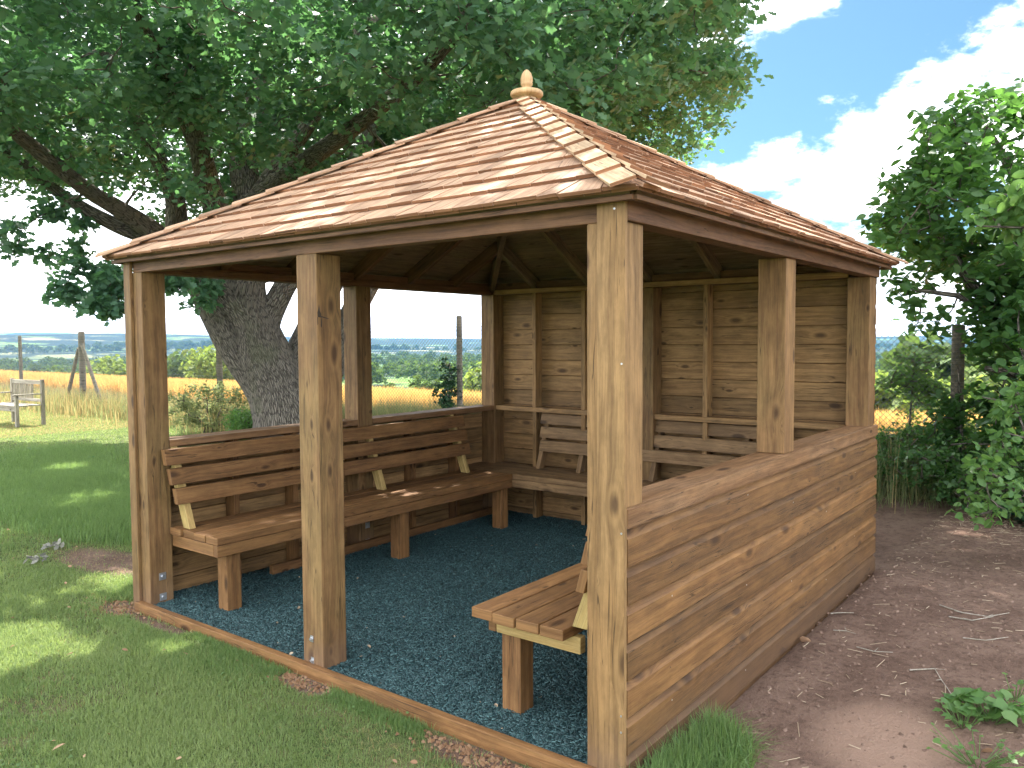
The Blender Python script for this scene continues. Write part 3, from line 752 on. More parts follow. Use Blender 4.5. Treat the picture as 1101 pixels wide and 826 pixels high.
bench('short-looking bench nearest the camera behind the front corner post, pale yellow end rail', (x1, .09), (0, 1, 0), (-1, 0, 0), 2.82, .785, ('bench', 'bench', 'fresh', 'bench'), (.105, 1.5, 2.55), backs=(.02, 2.5, (.05, 1.2, 2.4)), end_trim=.07, slw=.112, low=.255)

# ------------------------------------------------------------------ sun, sky
SUN_EL, SUN_AZ = 57., -47.   # azimuth measured from +Y towards +X
sd = np.array([math.sin(rad(SUN_AZ))*math.cos(rad(SUN_EL)), math.cos(rad(SUN_AZ))*math.cos(rad(SUN_EL)), math.sin(rad(SUN_EL))])
sl_ = bpy.data.lights.new('sun', 'SUN'); sl_.energy = 5.0; sl_.angle = rad(.55); sl_.color = (1, .95, .87)
so = bpy.data.objects.new('sun', sl_); C.objects.link(so); so.rotation_euler = Vector(sd).to_track_quat('Z', 'Y').to_euler(); so.location = (0, 0, 30)
w = bpy.data.worlds.new('World'); scene.world = w; w.use_nodes = True; nt = w.node_tree; nt.nodes.clear(); h = N(nt)
wo = nt.nodes.new('ShaderNodeOutputWorld'); bg = nt.nodes.new('ShaderNodeBackground'); nt.links.new(bg.outputs[0], wo.inputs[0])
sky = nt.nodes.new('ShaderNodeTexSky'); sky.sky_type = 'NISHITA'; sky.sun_disc = False
sky.sun_elevation = rad(SUN_EL); sky.sun_rotation = rad(SUN_AZ); sky.air_density = 1.; sky.dust_density = 1.6; sky.ozone_density = 1.5; sky.altitude = 80
tc = nt.nodes.new('ShaderNodeTexCoord'); dirv = tc.outputs['Generated']
sp = nt.nodes.new('ShaderNodeSeparateXYZ'); nt.links.new(dirv, sp.inputs[0])
azn = h.math('MULTIPLY', h.math('ARCTAN2', sp.outputs[0], sp.outputs[1]), 57.2958)
eln = h.math('MULTIPLY', h.math('ARCSINE', sp.outputs[2]), 57.2958)
cn = h.noise(h.xyz(h.math('MULTIPLY', azn, .17), h.math('MULTIPLY', eln, .30)), 1., 9, .62, dim='2D')
cn2 = h.noise(h.xyz(h.math('MULTIPLY', azn, .07), h.math('MULTIPLY', eln, .13), 3.), 1., 5, .6)
def ell(az0, el0, ra, re, tilt=0., pw=1.):
    ct, st = math.cos(rad(tilt)), math.sin(rad(tilt))
    a = h.math('SUBTRACT', azn, az0); b = h.math('SUBTRACT', eln, el0)
    u = h.math('ADD', h.math('MULTIPLY', a, ct/ra), h.math('MULTIPLY', b, st/ra))
    v = h.math('ADD', h.math('MULTIPLY', a, -st/re), h.math('MULTIPLY', b, ct/re))
    return h.math('SUBTRACT', 1., h.math('SQRT', h.math('ADD', h.math('POWER', u, 2), h.math('POWER', v, 2))))
cl = None
for args in ((-11.0, 12.3, 10.5, 3.5, 24), (-3.5, 13., 8, 5.6, 8), (-20.5, 10.9, 4.5, 1.6, 10), (-20.2, 21.6, 5., 2.7, 10), (-12.5, 8.6, 4., .8, 12), (-18.0, 6.8, 4.5, 1.1, -8)):
    e = ell(*args); cl = e if cl is None else h.math('MAXIMUM', cl, e)
cl = h.math('ADD', h.math('MAXIMUM', cl, -.7), h.math('MULTIPLY', h.math('SUBTRACT', cn, .5), 2.3))
gen = h.ss(cn2, .40, .54)                                    # loose cloud elsewhere, mostly unseen, enlarged to add fill light
zone = h.math('MULTIPLY', h.ss(azn, -26, -3), h.math('SUBTRACT', 1., h.ss(azn, -2, 10)))   # part of the sky charted above
inv = h.ss(h.math('ABSOLUTE', h.math('ADD', azn, 12.)), 15, 24)
mask = h.math('MAXIMUM', h.ss(cl, -.12, .62), h.math('MULTIPLY', gen, inv))
lowz = h.ss(eln, 7.0, 1.5)                                   # bright milky band near the horizon
mask = h.math('MAXIMUM', mask, h.math('MULTIPLY', lowz, .95))
left = h.math('MULTIPLY', h.ss(azn, -30, -44), h.ss(eln, 30, 14)); mask = h.math('MAXIMUM', mask, h.math('MULTIPLY', left, .9))
shade = h.ss(h.math('ADD', cn, h.math('MULTIPLY', cn2, .5)), .5, 1.0)
ccol = h.mix(shade, (8., 8.6, 9.4), (14., 14., 14.1))
skyc = h.mix(1.0, sky.outputs[0], (.22, .335, .36), 'MULTIPLY')
fin_ = h.mix(mask, skyc, ccol)
nt.links.new(fin_, bg.inputs[0]); bg.inputs[1].default_value = .12

# ------------------------------------------------------------------ OAK
oak_base = at(310, 470, 13.2); oak_base[2] = GZ
oak = thing('oak_tree', 'spreading oak behind the shelter, thick forked trunk and dense crown over the roof', 'tree', tuple(oak_base))
trunk = MB(); nodes = []   # (point, radius)
def limb(pts, rs=None, seg=14, nz=.12):
    P3 = [at(*p[:3]) for p in pts]; R3 = [p[3] for p in pts]
    # smooth by Catmull-Rom
    Q, RR = [], []
    for i in range(len(P3)-1):
        p0 = P3[max(i-1, 0)]; p1 = P3[i]; p2 = P3[i+1]; p3 = P3[min(i+2, len(P3)-1)]
        for k in range(5):
            t = k/5; Q.append(.5*((2*p1)+(-p0+p2)*t+(2*p0-5*p1+4*p2-p3)*t*t+(-p0+3*p1-3*p2+p3)*t**3)); RR.append(R3[i]*(1-t)+R3[i+1]*t)
    Q.append(P3[-1]); RR.append(R3[-1])
    trunk.tube(Q, RR, seg, noise=nz)
    for a, r in zip(Q, RR): nodes.append((a, r))
limb([(320, 492, 13.2, .78), (314, 470, 13.2, .66), (308, 445, 13.2, .57), (297, 415, 13.2, .50), (283, 385, 13.2, .45), (270, 352, 13.2, .41), (262, 322, 13.2, .36), (264, 292, 13.2, .31), (270, 262, 13.1, .27)], seg=24, nz=.10)
limb([(290, 425, 13.2, .36), (262, 388, 13.1, .27), (240, 354, 13.0, .235), (222, 322, 12.9, .21), (206, 294, 12.7, .19), (180, 262, 12.3, .165), (140, 232, 11.6, .135), (95, 205, 10.9, .10), (50, 170, 10.2, .1), (0, 130, 9.4, .07)], seg=18)
limb([(274, 358, 13.1, .26), (252, 332, 13.0, .24), (230, 306, 13.0, .22), (212, 282, 13.0, .2), (192, 250, 12.9, .18), (186, 205, 12.4, .14), (150, 130, 11.6, .1), (110, 50, 10.8, .07)])
limb([(268, 290, 13.1, .27), (242, 250, 12.9, .22), (226, 205, 12.4, .18), (212, 140, 11.4, .14), (205, 60, 10.6, .1), (210, -40, 9.8, .07)])
limb([(268, 300, 13.2, .30), (272, 255, 13.3, .27), (266, 215, 13.3, .24), (262, 160, 13.2, .2), (280, 90, 13.0, .16), (290, 10, 12.6, .12), (310, -120, 12, .07)])
limb([(282, 372, 13.2, .24), (290, 340, 13.3, .2), (308, 306, 13.4, .18), (335, 262, 13.4, .17), (365, 205, 13.4, .15), (400, 140, 13.2, .12), (430, 60, 12.8, .09), (460, -40, 12.4, .06)])
limb([(300, 430, 13.3, .36), (318, 396, 13.5, .28), (334, 356, 13.7, .24), (352, 312, 13.9, .2), (400, 250, 14.2, .16), (490, 180, 14.6, .12), (600, 120, 14.8, .08), (700, 80, 14.6, .05)])
limb([(318, 455, 13.3, .40), (340, 420, 13.5, .28), (362, 380, 13.7, .24), (385, 325, 13.9, .2), (430, 255, 14, .17), (500, 190, 13.8, .14), (590, 130, 13.2, .1), (690, 90, 12.6, .06)])
limb([(185, 262, 12.4, .15), (120, 240, 11.8, .11), (60, 205, 11.4, .08), (10, 165, 11, .05), (-60, 150, 10.6, .03)], seg=10)
limb([(266, 225, 13.2, .2), (320, 180, 12.0, .14), (390, 130, 10.6, .11), (470, 60, 9.2, .08), (540, -40, 8., .05)], seg=10)
limb([(262, 235, 13.2, .18), (292, 190, 13.0, .15), (340, 120, 12.6, .12), (380, 40, 12.2, .08), (400, -60, 12, .05)], seg=10)
limb([(215, 165, 11.9, .12), (190, 110, 10.8, .09), (160, 40, 9.2, .07), (120, -60, 8, .04)], seg=10)
limb([(290, 60, 12.8, .13), (420, 20, 12.4, .1), (560, -20, 12, .07), (700, -30, 12, .04)], seg=10)
limb([(290, 20, 12.7, .12), (250, -80, 12.4, .1), (150, -160, 12, .07), (20, -200, 11.6, .04)], seg=10)

# crown: clusters of foliage in an uneven ellipsoid
def to_cf(Pw):
    q = Pw-CAM; fh = np.array([cF[0], cF[1], 0]); fh /= np.linalg.norm(fh); rh = np.array([_R[0], _R[1], 0])
    return q @ rh, q @ fh, Pw[:, 2]
def from_cf(a, d, z):
    fh = np.array([cF[0], cF[1], 0]); fh /= np.linalg.norm(fh)
    return CAM[None]*np.array([1, 1, 0]) + a[:, None]*_R[None] + d[:, None]*fh[None] + np.array([0, 0, 1.])*z[:, None]
N0 = 16000
dirs = rng.normal(size=(N0, 3)); dirs /= np.linalg.norm(dirs, axis=1, keepdims=True)
rr = rng.uniform(.25, 1, N0)**(.42)
ra = np.where(dirs[:, 0] > 0, 8.1, 8.8); rd = np.where(dirs[:, 1] > 0, 6.2, 8.2); rz = np.where(dirs[:, 2] > 0, 5.2, 4.4)
lump = 1+.10*np.sin(dirs[:, 0]*5+1)*np.cos(dirs[:, 1]*6)+.07*np.sin(dirs[:, 2]*9+dirs[:, 0]*7)
cc = from_cf(-3.3+dirs[:, 0]*ra*rr*lump, 12.6+dirs[:, 1]*rd*rr*lump, 7.6+dirs[:, 2]*rz*rr*lump)
u_, v_, z_ = proj(cc)
keep = cc[:, 2] > 3.1
dist = np.linalg.norm(cc-CAM, axis=1)
lim = np.interp(u_, [-200, 0, 60, 140, 200, 560, 700, 770, 800, 900], [235, 228, 222, 215, 270, 290, 200, 185, 175, 150])
infr = (z_ > .5)
keep &= ~(infr & (v_ > lim-18) & (u_ > -250) & (u_ < 1150) & (z_ < 40))
redge = np.interp(v_, [-100, 0, 60, 90, 130, 160, 200], [806, 800, 785, 803, 790, 788, 776])
keep &= ~(infr & (u_ > redge-8) & (v_ > -60))
keep &= (dist > 5.2)
# stay clear of the roof
keep &= ~((cc[:, 0] > -.9) & (cc[:, 1] < 4.6) & (cc[:, 2] < 4.0) & (cc[:, 0] < 4.5))
hid = infr & (u_ > 40) & (u_ < 470) & (v_ > 120) & (z_ < 13.0); keep &= ~(hid & (rng.uniform(0, 1, N0) < .80))
inview = infr & (u_ > -150) & (u_ < 1000) & (v_ > -120)
keep &= inview | (rng.uniform(0, 1, N0) < .34)
cc = cc[keep][:2900]; print('clusters', len(cc), 'seen', int((inview & keep).sum()))
# low spray hanging at the left
def spray(n, a, b, d, sp_=.35):
    t = rng.uniform(0, 1, n); A = at(*a, d); B = at(*b, d)
    return A+(B-A)*t[:, None]+rng.normal(0, 1, (n, 3))*sp_*np.array([1, 1, .45])
low = np.concatenate([spray(9, (45, 325), (125, 295), 10.5, .24), spray(4, (90, 285), (130, 315), 10.5, .16), spray(9, (0, 255), (60, 240), 10.8, .35), spray(4, (170, 300), (185, 300), 10.3, .14), spray(5, (112, 332), (130, 325), 10.3, .12), spray(4, (205, 305), (225, 325), 12.3, .12)])
small = np.concatenate([np.zeros(len(cc), bool), np.ones(len(low), bool)])
cc = np.concatenate([cc, low])
# open the canopy where flecks of sun reach the ground and the seat
flecks = [((.55, -.40, GZ), .17), ((.10, -.80, GZ), .24), ((.95, -.25, GZ), .15), ((-.75, .27, GZ), .20), ((-.45, .05, GZ), .15), ((.50, 1.74, .45), .05), ((.28, 2.7, .45), .03),
          ((-.2, -.9, GZ), .3), ((-5.8, 4.4, GZ), .25), ((-7.5, 4.6, GZ), .25), ((-6, 2.2, GZ), .2), ((4.15, .9, GZ), .34), ((-8.6, 4.2, GZ), .25), ((-4.6, 3.4, GZ), .15)]
def branch(A, B, ra_, rb_):
    m = (A+B)/2 + rng.normal(0, .10, 3)*np.linalg.norm(B-A)*.5 - np.array([0, 0, .04*np.linalg.norm(B-A)])
    pts = [A, A*.5+m*.5+rng.normal(0, .02, 3), m, m*.45+B*.55+rng.normal(0, .03, 3), B]
    trunk.tube(pts, list(np.linspace(ra_, rb_, 5)), 5, cap=False)
    for i, t in enumerate(np.linspace(0, 1, 5)[1:]): nodes.append((pts[i+1], ra_+(rb_-ra_)*t))
NP = np.array([a for a, _ in nodes]); NR = [r for _, r in nodes]
order = np.argsort([np.min(np.linalg.norm(NP-c, axis=1)) for c in cc])
for k in order:
    c = cc[k]; A = np.array([a for a, _ in nodes[-4000:]] if len(nodes) < 1 else NP)
    dd = np.linalg.norm(NP-c, axis=1) + .4*np.maximum(0, NP[:, 2]-c[2]-.3)
    j = int(np.argmin(dd)); r0 = min(NR[j]*.6, .012+.022*dd[j]); n_before = len(nodes)
    branch(NP[j], c, max(r0, .008), .006)
    new = nodes[n_before:]; NP = np.concatenate([NP, np.array([a for a, _ in new])]); NR += [r for _, r in new]
trunk.build('trunk', M['bark'], oak, smooth=True, loc=tuple(oak_base))

def cluster_leaves(cc, per, rad_, size, small=None, tilt=.8, flat=.6, droop=0.):
    n = len(cc)*per; base = np.repeat(cc, per, axis=0)
    if small is not None: rad_ = np.repeat(np.where(small, rad_*.5, rad_), per)[:, None]
    d = rng.normal(size=(n, 3)); d /= np.linalg.norm(d, axis=1, keepdims=True)
    r = rng.uniform(0, 1, (n, 1))**.5
    Pp = base + d*r*rad_*np.array([1, 1, flat])*rng.uniform(.7, 1.3, (n, 1))
    # rosettes: pull the leaves together in tight bunches
    k = rng.integers(0, 9, n); seedv = np.repeat(rng.normal(size=(len(cc), 9, 3)), 1, axis=0)
    sv = seedv[np.repeat(np.arange(len(cc)), per), k]; sv = sv/np.linalg.norm(sv, axis=1, keepdims=True)
    tgt = base + sv*rad_*np.array([1, 1, flat])*.85
    Pp = Pp*.42+tgt*.58
    Mx = rand_rot(n, tilt); s = size*rng.uniform(.65, 1.2, n)
    return Pp, Mx*s[:, None, None]
per = 88
Pp, Mx = cluster_leaves(cc, per, .60, .140, small)
# cull leaves that block the flecks
ok = np.ones(len(Pp), bool)
for (f, r) in flecks:
    q = Pp-np.array(f); t = q @ sd; dd = np.linalg.norm(q-t[:, None]*sd[None], axis=1)
    wob_ = 1+.45*np.sin(np.arctan2(q[:, 1], q[:, 0])*3+f[0]*5)
    ok &= ~((t > 0) & (dd < r*wob_+.05))
ok &= ~((Pp[:, 0] > -.6) & (Pp[:, 1] < 4.2) & (Pp[:, 2] < 3.5) & (Pp[:, 0] < 4.2))
Pp, Mx = Pp[ok], Mx[ok]
rn = np.clip(rng.uniform(0, 1, len(Pp))*.6+.4*(.5+.5*fbm(Pp[:, 0]+Pp[:, 2], Pp[:, 1]-Pp[:, 2]*.6, 1.2)), 0, 1)
scatter('crown', OAK_V, OAK_F, Mx, Pp, rn, M['oakleaf'], oak, tuple(oak_base))

# ------------------------------------------------------------------ shrubs & small trees
def leafy(name, label, cat, base, centres, stems, per, rad_, size, mat, tv=OVAL_V, tf=OVAL_F, tilt=.8, flat=.8, stem_mat='bark', group=None, twig=.006):
    t = thing(name, label, cat, tuple(base), group)
    b = MB(); nd = []
    for pts, rs in stems:
        b.tube(pts, rs, 8, noise=.08)
        for p in pts: nd.append(np.asarray(p, float))
        for i in range(len(pts)-1):
            for k in (1, 2, 3): nd.append(np.asarray(pts[i])*(1-k/4)+np.asarray(pts[i+1])*k/4)
    ND = np.array(nd)
    o_ = np.argsort([np.min(np.linalg.norm(ND-c, axis=1)) for c in centres])
    for k in o_:
        c = centres[k]; j = int(np.argmin(np.linalg.norm(ND-c, axis=1))); A = ND[j]
        m = (A+c)/2+rng.normal(0, .05, 3)*np.linalg.norm(c-A); b.tube([A, m, c], [twig*1.6, twig*1.2, twig*.6], 4, cap=False)
        ND = np.concatenate([ND, [m, c]])
    b.build('stem', M[stem_mat], t, smooth=True, loc=tuple(base))
    Pp, Mx = cluster_leaves(np.asarray(centres), per, rad_, size, None, tilt, flat)
    n = len(Pp); rn = np.clip(rng.uniform(0, 1, n)*.7+.3*(.5+.5*fbm(Pp[:, 0]*2, Pp[:, 2]*2, 1.5)), 0, 1)
    scatter('foliage', tv, tf, Mx, Pp, rn, M[mat], t, tuple(base))
    return t
def blob(n, c, r, power=.5, keepf=None):
    d = rng.normal(size=(n, 3)); d /= np.linalg.norm(d, axis=1, keepdims=True)
    p = np.array(c)+d*np.array(r)*rng.uniform(.1, 1, (n, 1))**power
    if keepf is not None: p = p[keepf(p)]
    return p

# big-leaved tree on the right
def keep_r(p):
    u, v, z = proj(p)
    left = np.interp(v, [60, 105, 140, 200, 235, 300, 350, 380, 430, 500], [1050, 1030, 985, 960, 945, 968, 1000, 1050, 1062, 1068])
    hole = (u > 975) & (u < 1052) & (v > 292) & (v < 420)
    return (u > left) & (v < 560) & ~hole & (z > 4.2)
rc = np.concatenate([blob(420, at(1100, 240, 7.6), (2.0, 1.5, 1.25), .5, keep_r), blob(260, at(1130, 400, 7.2), (1.2, 1.0, 1.2), .5, keep_r),
                     blob(260, at(1400, 260, 7.6), (2.2, 2.0, 1.7), .5, keep_r),
                     np.array([at(965, 232, 7.6), at(952, 240, 7.6), at(1003, 135, 7.7), at(1022, 122, 7.7), at(1045, 112, 7.7), at(1070, 118, 7.8), at(990, 330, 7.4), at(975, 318, 7.4), at(1015, 345, 7.5), at(962, 300, 7.5), at(985, 352, 7.5), at(1000, 305, 7.5)])])
rb = at(1165, 560, 7.6); rb[2] = GZ
S_ = lambda *p: [at(*q) for q in p]
leafy('broadleaf_tree', 'large-leaved green tree overhanging the bare soil at the right edge', 'tree', rb, rc,
      [([rb]+S_((1155, 470, 7.5), (1120, 400, 7.4), (1085, 355, 7.4), (1040, 300, 7.5), (1010, 250, 7.6), (1000, 190, 7.7)), [.13, .11, .09, .07, .05, .035, .02]),
       (S_((1155, 470, 7.5), (1150, 360, 7.6), (1120, 250, 7.7), (1080, 170, 7.8), (1050, 120, 7.8)), [.09, .08, .06, .04, .02]),
       (S_((1120, 400, 7.4), (1090, 402, 7.2), (1060, 396, 7.1)), [.05, .04, .02]),
       (S_((1155, 470, 7.5), (1250, 330, 7.6), (1330, 220, 7.8)), [.09, .07, .03]),
       (S_((1085, 355, 7.4), (1030, 318, 7.4), (985, 312, 7.4), (955, 300, 7.5)), [.035, .025, .018, .01])],
      34, .26, .105, 'bigleaf', tilt=.75, flat=.8)
# nearer drooping leaves at the frame edge
nc = np.concatenate([blob(22, at(1098, 225, 4.6), (.22, .2, .16)), blob(10, at(1125, 260, 4.6), (.2, .2, .2))])
nb_ = at(1260, 700, 4.6); nb_[2] = GZ
leafy('climbing_shrub', 'bright drooping leaves of a nearer shrub reaching in at upper right edge', 'shrub', nb_, nc,
      [([nb_]+S_((1240, 500, 4.6), (1200, 340, 4.6), (1150, 260, 4.6), (1100, 245, 4.6), (1050, 243, 4.6)), [.03, .025, .02, .012, .007, .004])], 13, .10, .085, 'brightleaf', tilt=1.6, flat=1.)
nc = np.concatenate([blob(26, at(1090, 500, 5.6), (.3, .3, .28)), blob(14, at(1085, 430, 5.8), (.2, .2, .2)), blob(12, at(1068, 545, 5.6), (.22, .2, .12))])
nb_ = at(1150, 640, 5.7); nb_[2] = GZ
leafy('leafy_shrub', 'bright green shrub leaves low at the right edge above the ivy', 'shrub', nb_, nc,
      [([nb_]+S_((1140, 560, 5.7), (1110, 490, 5.7), (1090, 430, 5.8)), [.02, .016, .012, .006]), (S_((1140, 560, 5.7), (1090, 520, 5.6), (1060, 520, 5.6)), [.012, .009, .005])], 12, .12, .066, 'brightleaf', tilt=1.2, flat=1.)
# sapling
sb_ = at(972, 545, 8.6); sb_[2] = GZ
sc_ = np.concatenate([blob(34, at(982, 402, 8.7), (.34, .3, .28)), blob(16, at(975, 470, 8.6), (.3, .25, .22)), blob(10, at(1000, 420, 8.8), (.2, .2, .2))])
leafy('sapling', 'slender sapling with small light green crown behind the shelter corner', 'tree', sb_, sc_,
      [([sb_]+S_((976, 480, 8.6), (980, 430, 8.7), (984, 380, 8.7)), [.018, .014, .01, .006])], 20, .15, .07, 'brightleaf', OVAL_V, OVAL_F, .7)
# ivy on the fence post seen through the left opening, ivy on the right-hand post
FY_ = 6.75
def fpos(px):   # x on the fence line for a photo column
    q = cF+cR*(px-550.5)/FPX; t = (FY_-CAM[1])/q[1]; return CAM[0]+q[0]*t
xi = fpos(490)
ic = np.stack([xi+rng.normal(0, .075, 60)-.05, FY_-.05+rng.normal(0, .06, 60), rng.uniform(0, 1.27, 60)], 1)
ic[:, 0] += np.where(ic[:, 2] < .9, rng.normal(-.02, .06, 60), 0)
leafy('ivy', 'ivy climbing the round fence post framed by the left opening', 'climber', (xi-.06, FY_-.12, GZ), ic, [([(xi-.06, FY_-.12, GZ), (xi-.09, FY_-.09, .6), (xi-.04, FY_-.08, 1.25)], [.02, .015, .008])], 20, .11, .055, 'ivy', IVY_V, IVY_F, 1.2, 1.)
xr = fpos(1028)
ic = np.stack([xr+rng.normal(0, .09, 70), FY_-.08+rng.normal(0, .07, 70), rng.uniform(0, 1.0, 70)], 1)
leafy('ivy', 'ivy and brambles around the foot of the thick post at right', 'climber', (xr+.05, FY_-.15, GZ), ic, [([(xr+.05, FY_-.15, GZ), (xr+.08, FY_-.12, .6), (xr+.03, FY_-.12, 1.3)], [.02, .015, .008])], 14, .14, .07, 'bigleaf', IVY_V, IVY_F, 1.2, 1.)
# shrubs at the fence
def bush(name, label, px, d, ztop, r, n, per, size, mat, py_c=None, tv=DIA_V, tf=DIA_F, group=None, gz_=None):
    b = at(px, 430, d); b[2] = height(b[0], b[1]) if gz_ is None else gz_
    c = b+np.array([0, 0, ztop*.52]); cs = blob(n, c, (r, r, ztop*.46), .45)
    st = [([b+np.array([k*.1, 0, 0]), b+np.array([k*r*.5, rng.normal(0, .1), ztop*.6])], [.02, .008]) for k in (-1, 0, 1)]
    return leafy(name, label, 'shrub', b, cs, st, per, max(.18, r*.25), size, mat, tv, tf, .9, .9, group=group)
bush('shrub', 'grey-green shrub by the fence left of the oak trunk', 222, 14.6, .95, .75, 70, 60, .06, 'weedgrass')
bush('shrub', 'fresh green low bush touching the left side of the oak trunk', 268, 13.4, .55, .42, 45, 60, .06, 'brightleaf')
bush('shrub', 'tangled shrub under the sapling at the right fence', 985, 8.5, .75, .6, 60, 50, .05, 'bigleaf')
bush('shrub', 'dark bramble bush under the large-leaved tree', 1085, 7.6, .8, .9, 80, 50, .06, 'bigleaf')
bush('shrub', 'low dark brambles beside the back right corner of the shelter', 958, 8.6, .55, .5, 60, 50, .055, 'bigleaf')
bush('shrub', 'bushy scrub half hidden behind the thick right post', 1045, 9.5, 1.0, .9, 70, 45, .06, 'hedgeleaf')

# ------------------------------------------------------------------ FENCE
fence = thing('wire_fence', 'tall chain-link fence on wooden posts between garden and wheat field', 'fence', (-6, FY_, GZ))
b = MB(); r_ = .0026; z0_, z1_ = .0, 1.795; xa, xb = -26., 8.5; pitch_ = .062; H_ = z1_-z0_
k = 0; x = xa-H_
while x < xb:
    for sgn in (1, -1):
        A = [x, FY_+.002*sgn, z0_]; B = [x+H_, FY_+.002*sgn, z1_]
        if sgn < 0: A[2], B[2] = z1_, z0_
        if B[0] > xa and A[0] < xb:
            if A[0] < xa: f = (xa-A[0])/(B[0]-A[0]); A = [xa, A[1], A[2]+(B[2]-A[2])*f]
            if B[0] > xb: f = (xb-A[0])/(B[0]-A[0]); B = [xb, B[1], A[2]+(B[2]-A[2])*f]
            b.tube([A, B], [r_, r_], 3, cap=False)
    x += pitch_
for z in (.02, .9, 1.79): b.tube([(xa, FY_-.006, z), (xb, FY_-.006, z)], [.0018, .0018], 4)
b.build('wire_mesh', M['wire'], fence)
def fpost(x, h_, r, seg=14, y=FY_+.07, lean=0., r2=None):
    b = MB(); b.tube([(x, y, GZ-.2), (x+lean*.5, y, h_*.5), (x+lean, y, h_-.02), (x+lean, y, h_)], [r, r*.99, r*.97, (r2 or r)*.8], seg, noise=.04); b.build('fence_post', M['fencepost'], fence, smooth=False)
for px, h_, r in ((20, 1.78, .045), (233, 1.62, .06), (491, 1.96, .046), (742, 1.9, .046), (1028, 1.72, .062)): fpost(fpos(px)+.0, h_, r)
fpost(fpos(86), 1.85, .075)
xq = fpos(86)
for dx, ztop in ((1.15, 1.55), (-.9, 1.45)):
    b = MB(); b.tube([(xq+dx, FY_+.02, GZ-.02), (xq+dx*.08, FY_+.03, ztop)], [.045, .04], 10, noise=.05); b.build('brace', M['fencepost'], fence)

# ------------------------------------------------------------------ GARDEN BENCH far left
gb = thing('garden_bench', 'weathered grey slatted garden bench on the sunny grass by the fence', 'garden bench', (0, 0, 0))
def gbx(name, pts):
    b = MB()
    for (a0, a1, b0, b1, c0, c1) in pts: b.box(a0, a1, b0, b1, c0, c1)
    return b.build(name, M['weathered'], gb, .004)
bw = 1.25
for x in (-bw/2, bw/2-.06): gbx('leg', [(x, x+.06, -.28, -.22, 0, .62)]); gbx('leg', [(x, x+.06, .22, .28, 0, .92)])
gbx('seat', [(-bw/2+.002, bw/2-.002, -.27+i*.098, -.27+i*.098+.082, .40, .425) for i in range(5)])
gbx('seat_rail', [(-bw/2+.06, bw/2-.06, -.27, -.24, .31, .395)])
gbx('armrest', [(-bw/2-.005, -bw/2+.065, -.31, .22, .621, .645)]); gbx('armrest', [(bw/2-.065, bw/2+.005, -.31, .22, .621, .645)])
gbx('backrest', [(-bw/2+.062, bw/2-.062, .225, .26, .82, .90), (-bw/2+.062, bw/2-.062, .225, .26, .47, .53)] + [(-bw/2+.10+i*.062, -bw/2+.13+i*.062, .235, .25, .531, .819) for i in range(13)])
gp = at(16, 440, 16.4); gb.location = (gp[0], gp[1], float(height(gp[0], gp[1]))); gb.rotation_euler = (0, 0, YAW-rad(33))

# ------------------------------------------------------------------ grasses
def dens(X, Y): return 1-sstep(dirt_mask(X, Y), .25, .6)
def outside(X, Y, m=.0): return ~((X > -.01-m) & (X < 3.46+m) & (Y > -.05-m) & (Y < 3.52+m))
def lawn(n, xr_, yr_, cen, sig, hmin, hmax, wid):
    X = rng.normal(cen[0], sig[0], n); Y = rng.normal(cen[1], sig[1], n)
    k = (X > xr_[0]) & (X < xr_[1]) & (Y > yr_[0]) & (Y < yr_[1]) & outside(X, Y)
    X, Y = X[k], Y[k]; p = dens(X, Y)*(.60+.75*fbm(X, Y, 1.7, 4)+.10)
    k = rng.uniform(0, 1, len(X)) < np.clip(p, .02, 1); X, Y = X[k], Y[k]
    return X, Y
# mown lawn near the camera
X, Y = lawn(760000, (-7, 3.45), (-3.2, 3.2), (.9, -.9), (2.1, 1.1), 0, 0, 0)
hN = rng.uniform(.016, .042, len(X))*(1+.45*fbm(X, Y, 2.2, 3))
d_ = np.hypot(X-CAM[0], Y-CAM[1])
g1 = blades('grass', X, Y, height(X, Y)-.004, hN, .0024*(.6+d_*.22), .75, M['grassblade'], np.clip(rng.uniform(0, 1, len(X))*.7+.15+.55*fbm(X, Y, 1.3, 4), 0, 1))
tag(g1, 'short mown lawn grass around the front of the shelter', 'grass', kind='stuff')
# lawn further left and behind
n = 330000; X = rng.uniform(-17, 0, n); Y = rng.uniform(-1.5, 6.9, n); X = -17*rng.uniform(0, 1, n)**.75
k = (rng.uniform(0, 1, n) < .25+.75*dens(X, Y)) & outside(X, Y) & (rng.uniform(0, 1, n) < np.clip(1.2*dens(X, Y)*(.7+.4*fbm(X, Y, 1.5, 3)), .03, 1)); X, Y = X[k], Y[k]
d_ = np.hypot(X-CAM[0], Y-CAM[1])
g2 = blades('grass', X, Y, height(X, Y)-.004, rng.uniform(.014, .034, len(X)), .0016*(.5+d_*.42), .8, M['grassblade'])
tag(g2, 'lawn grass stretching left towards the fence', 'grass', kind='stuff')
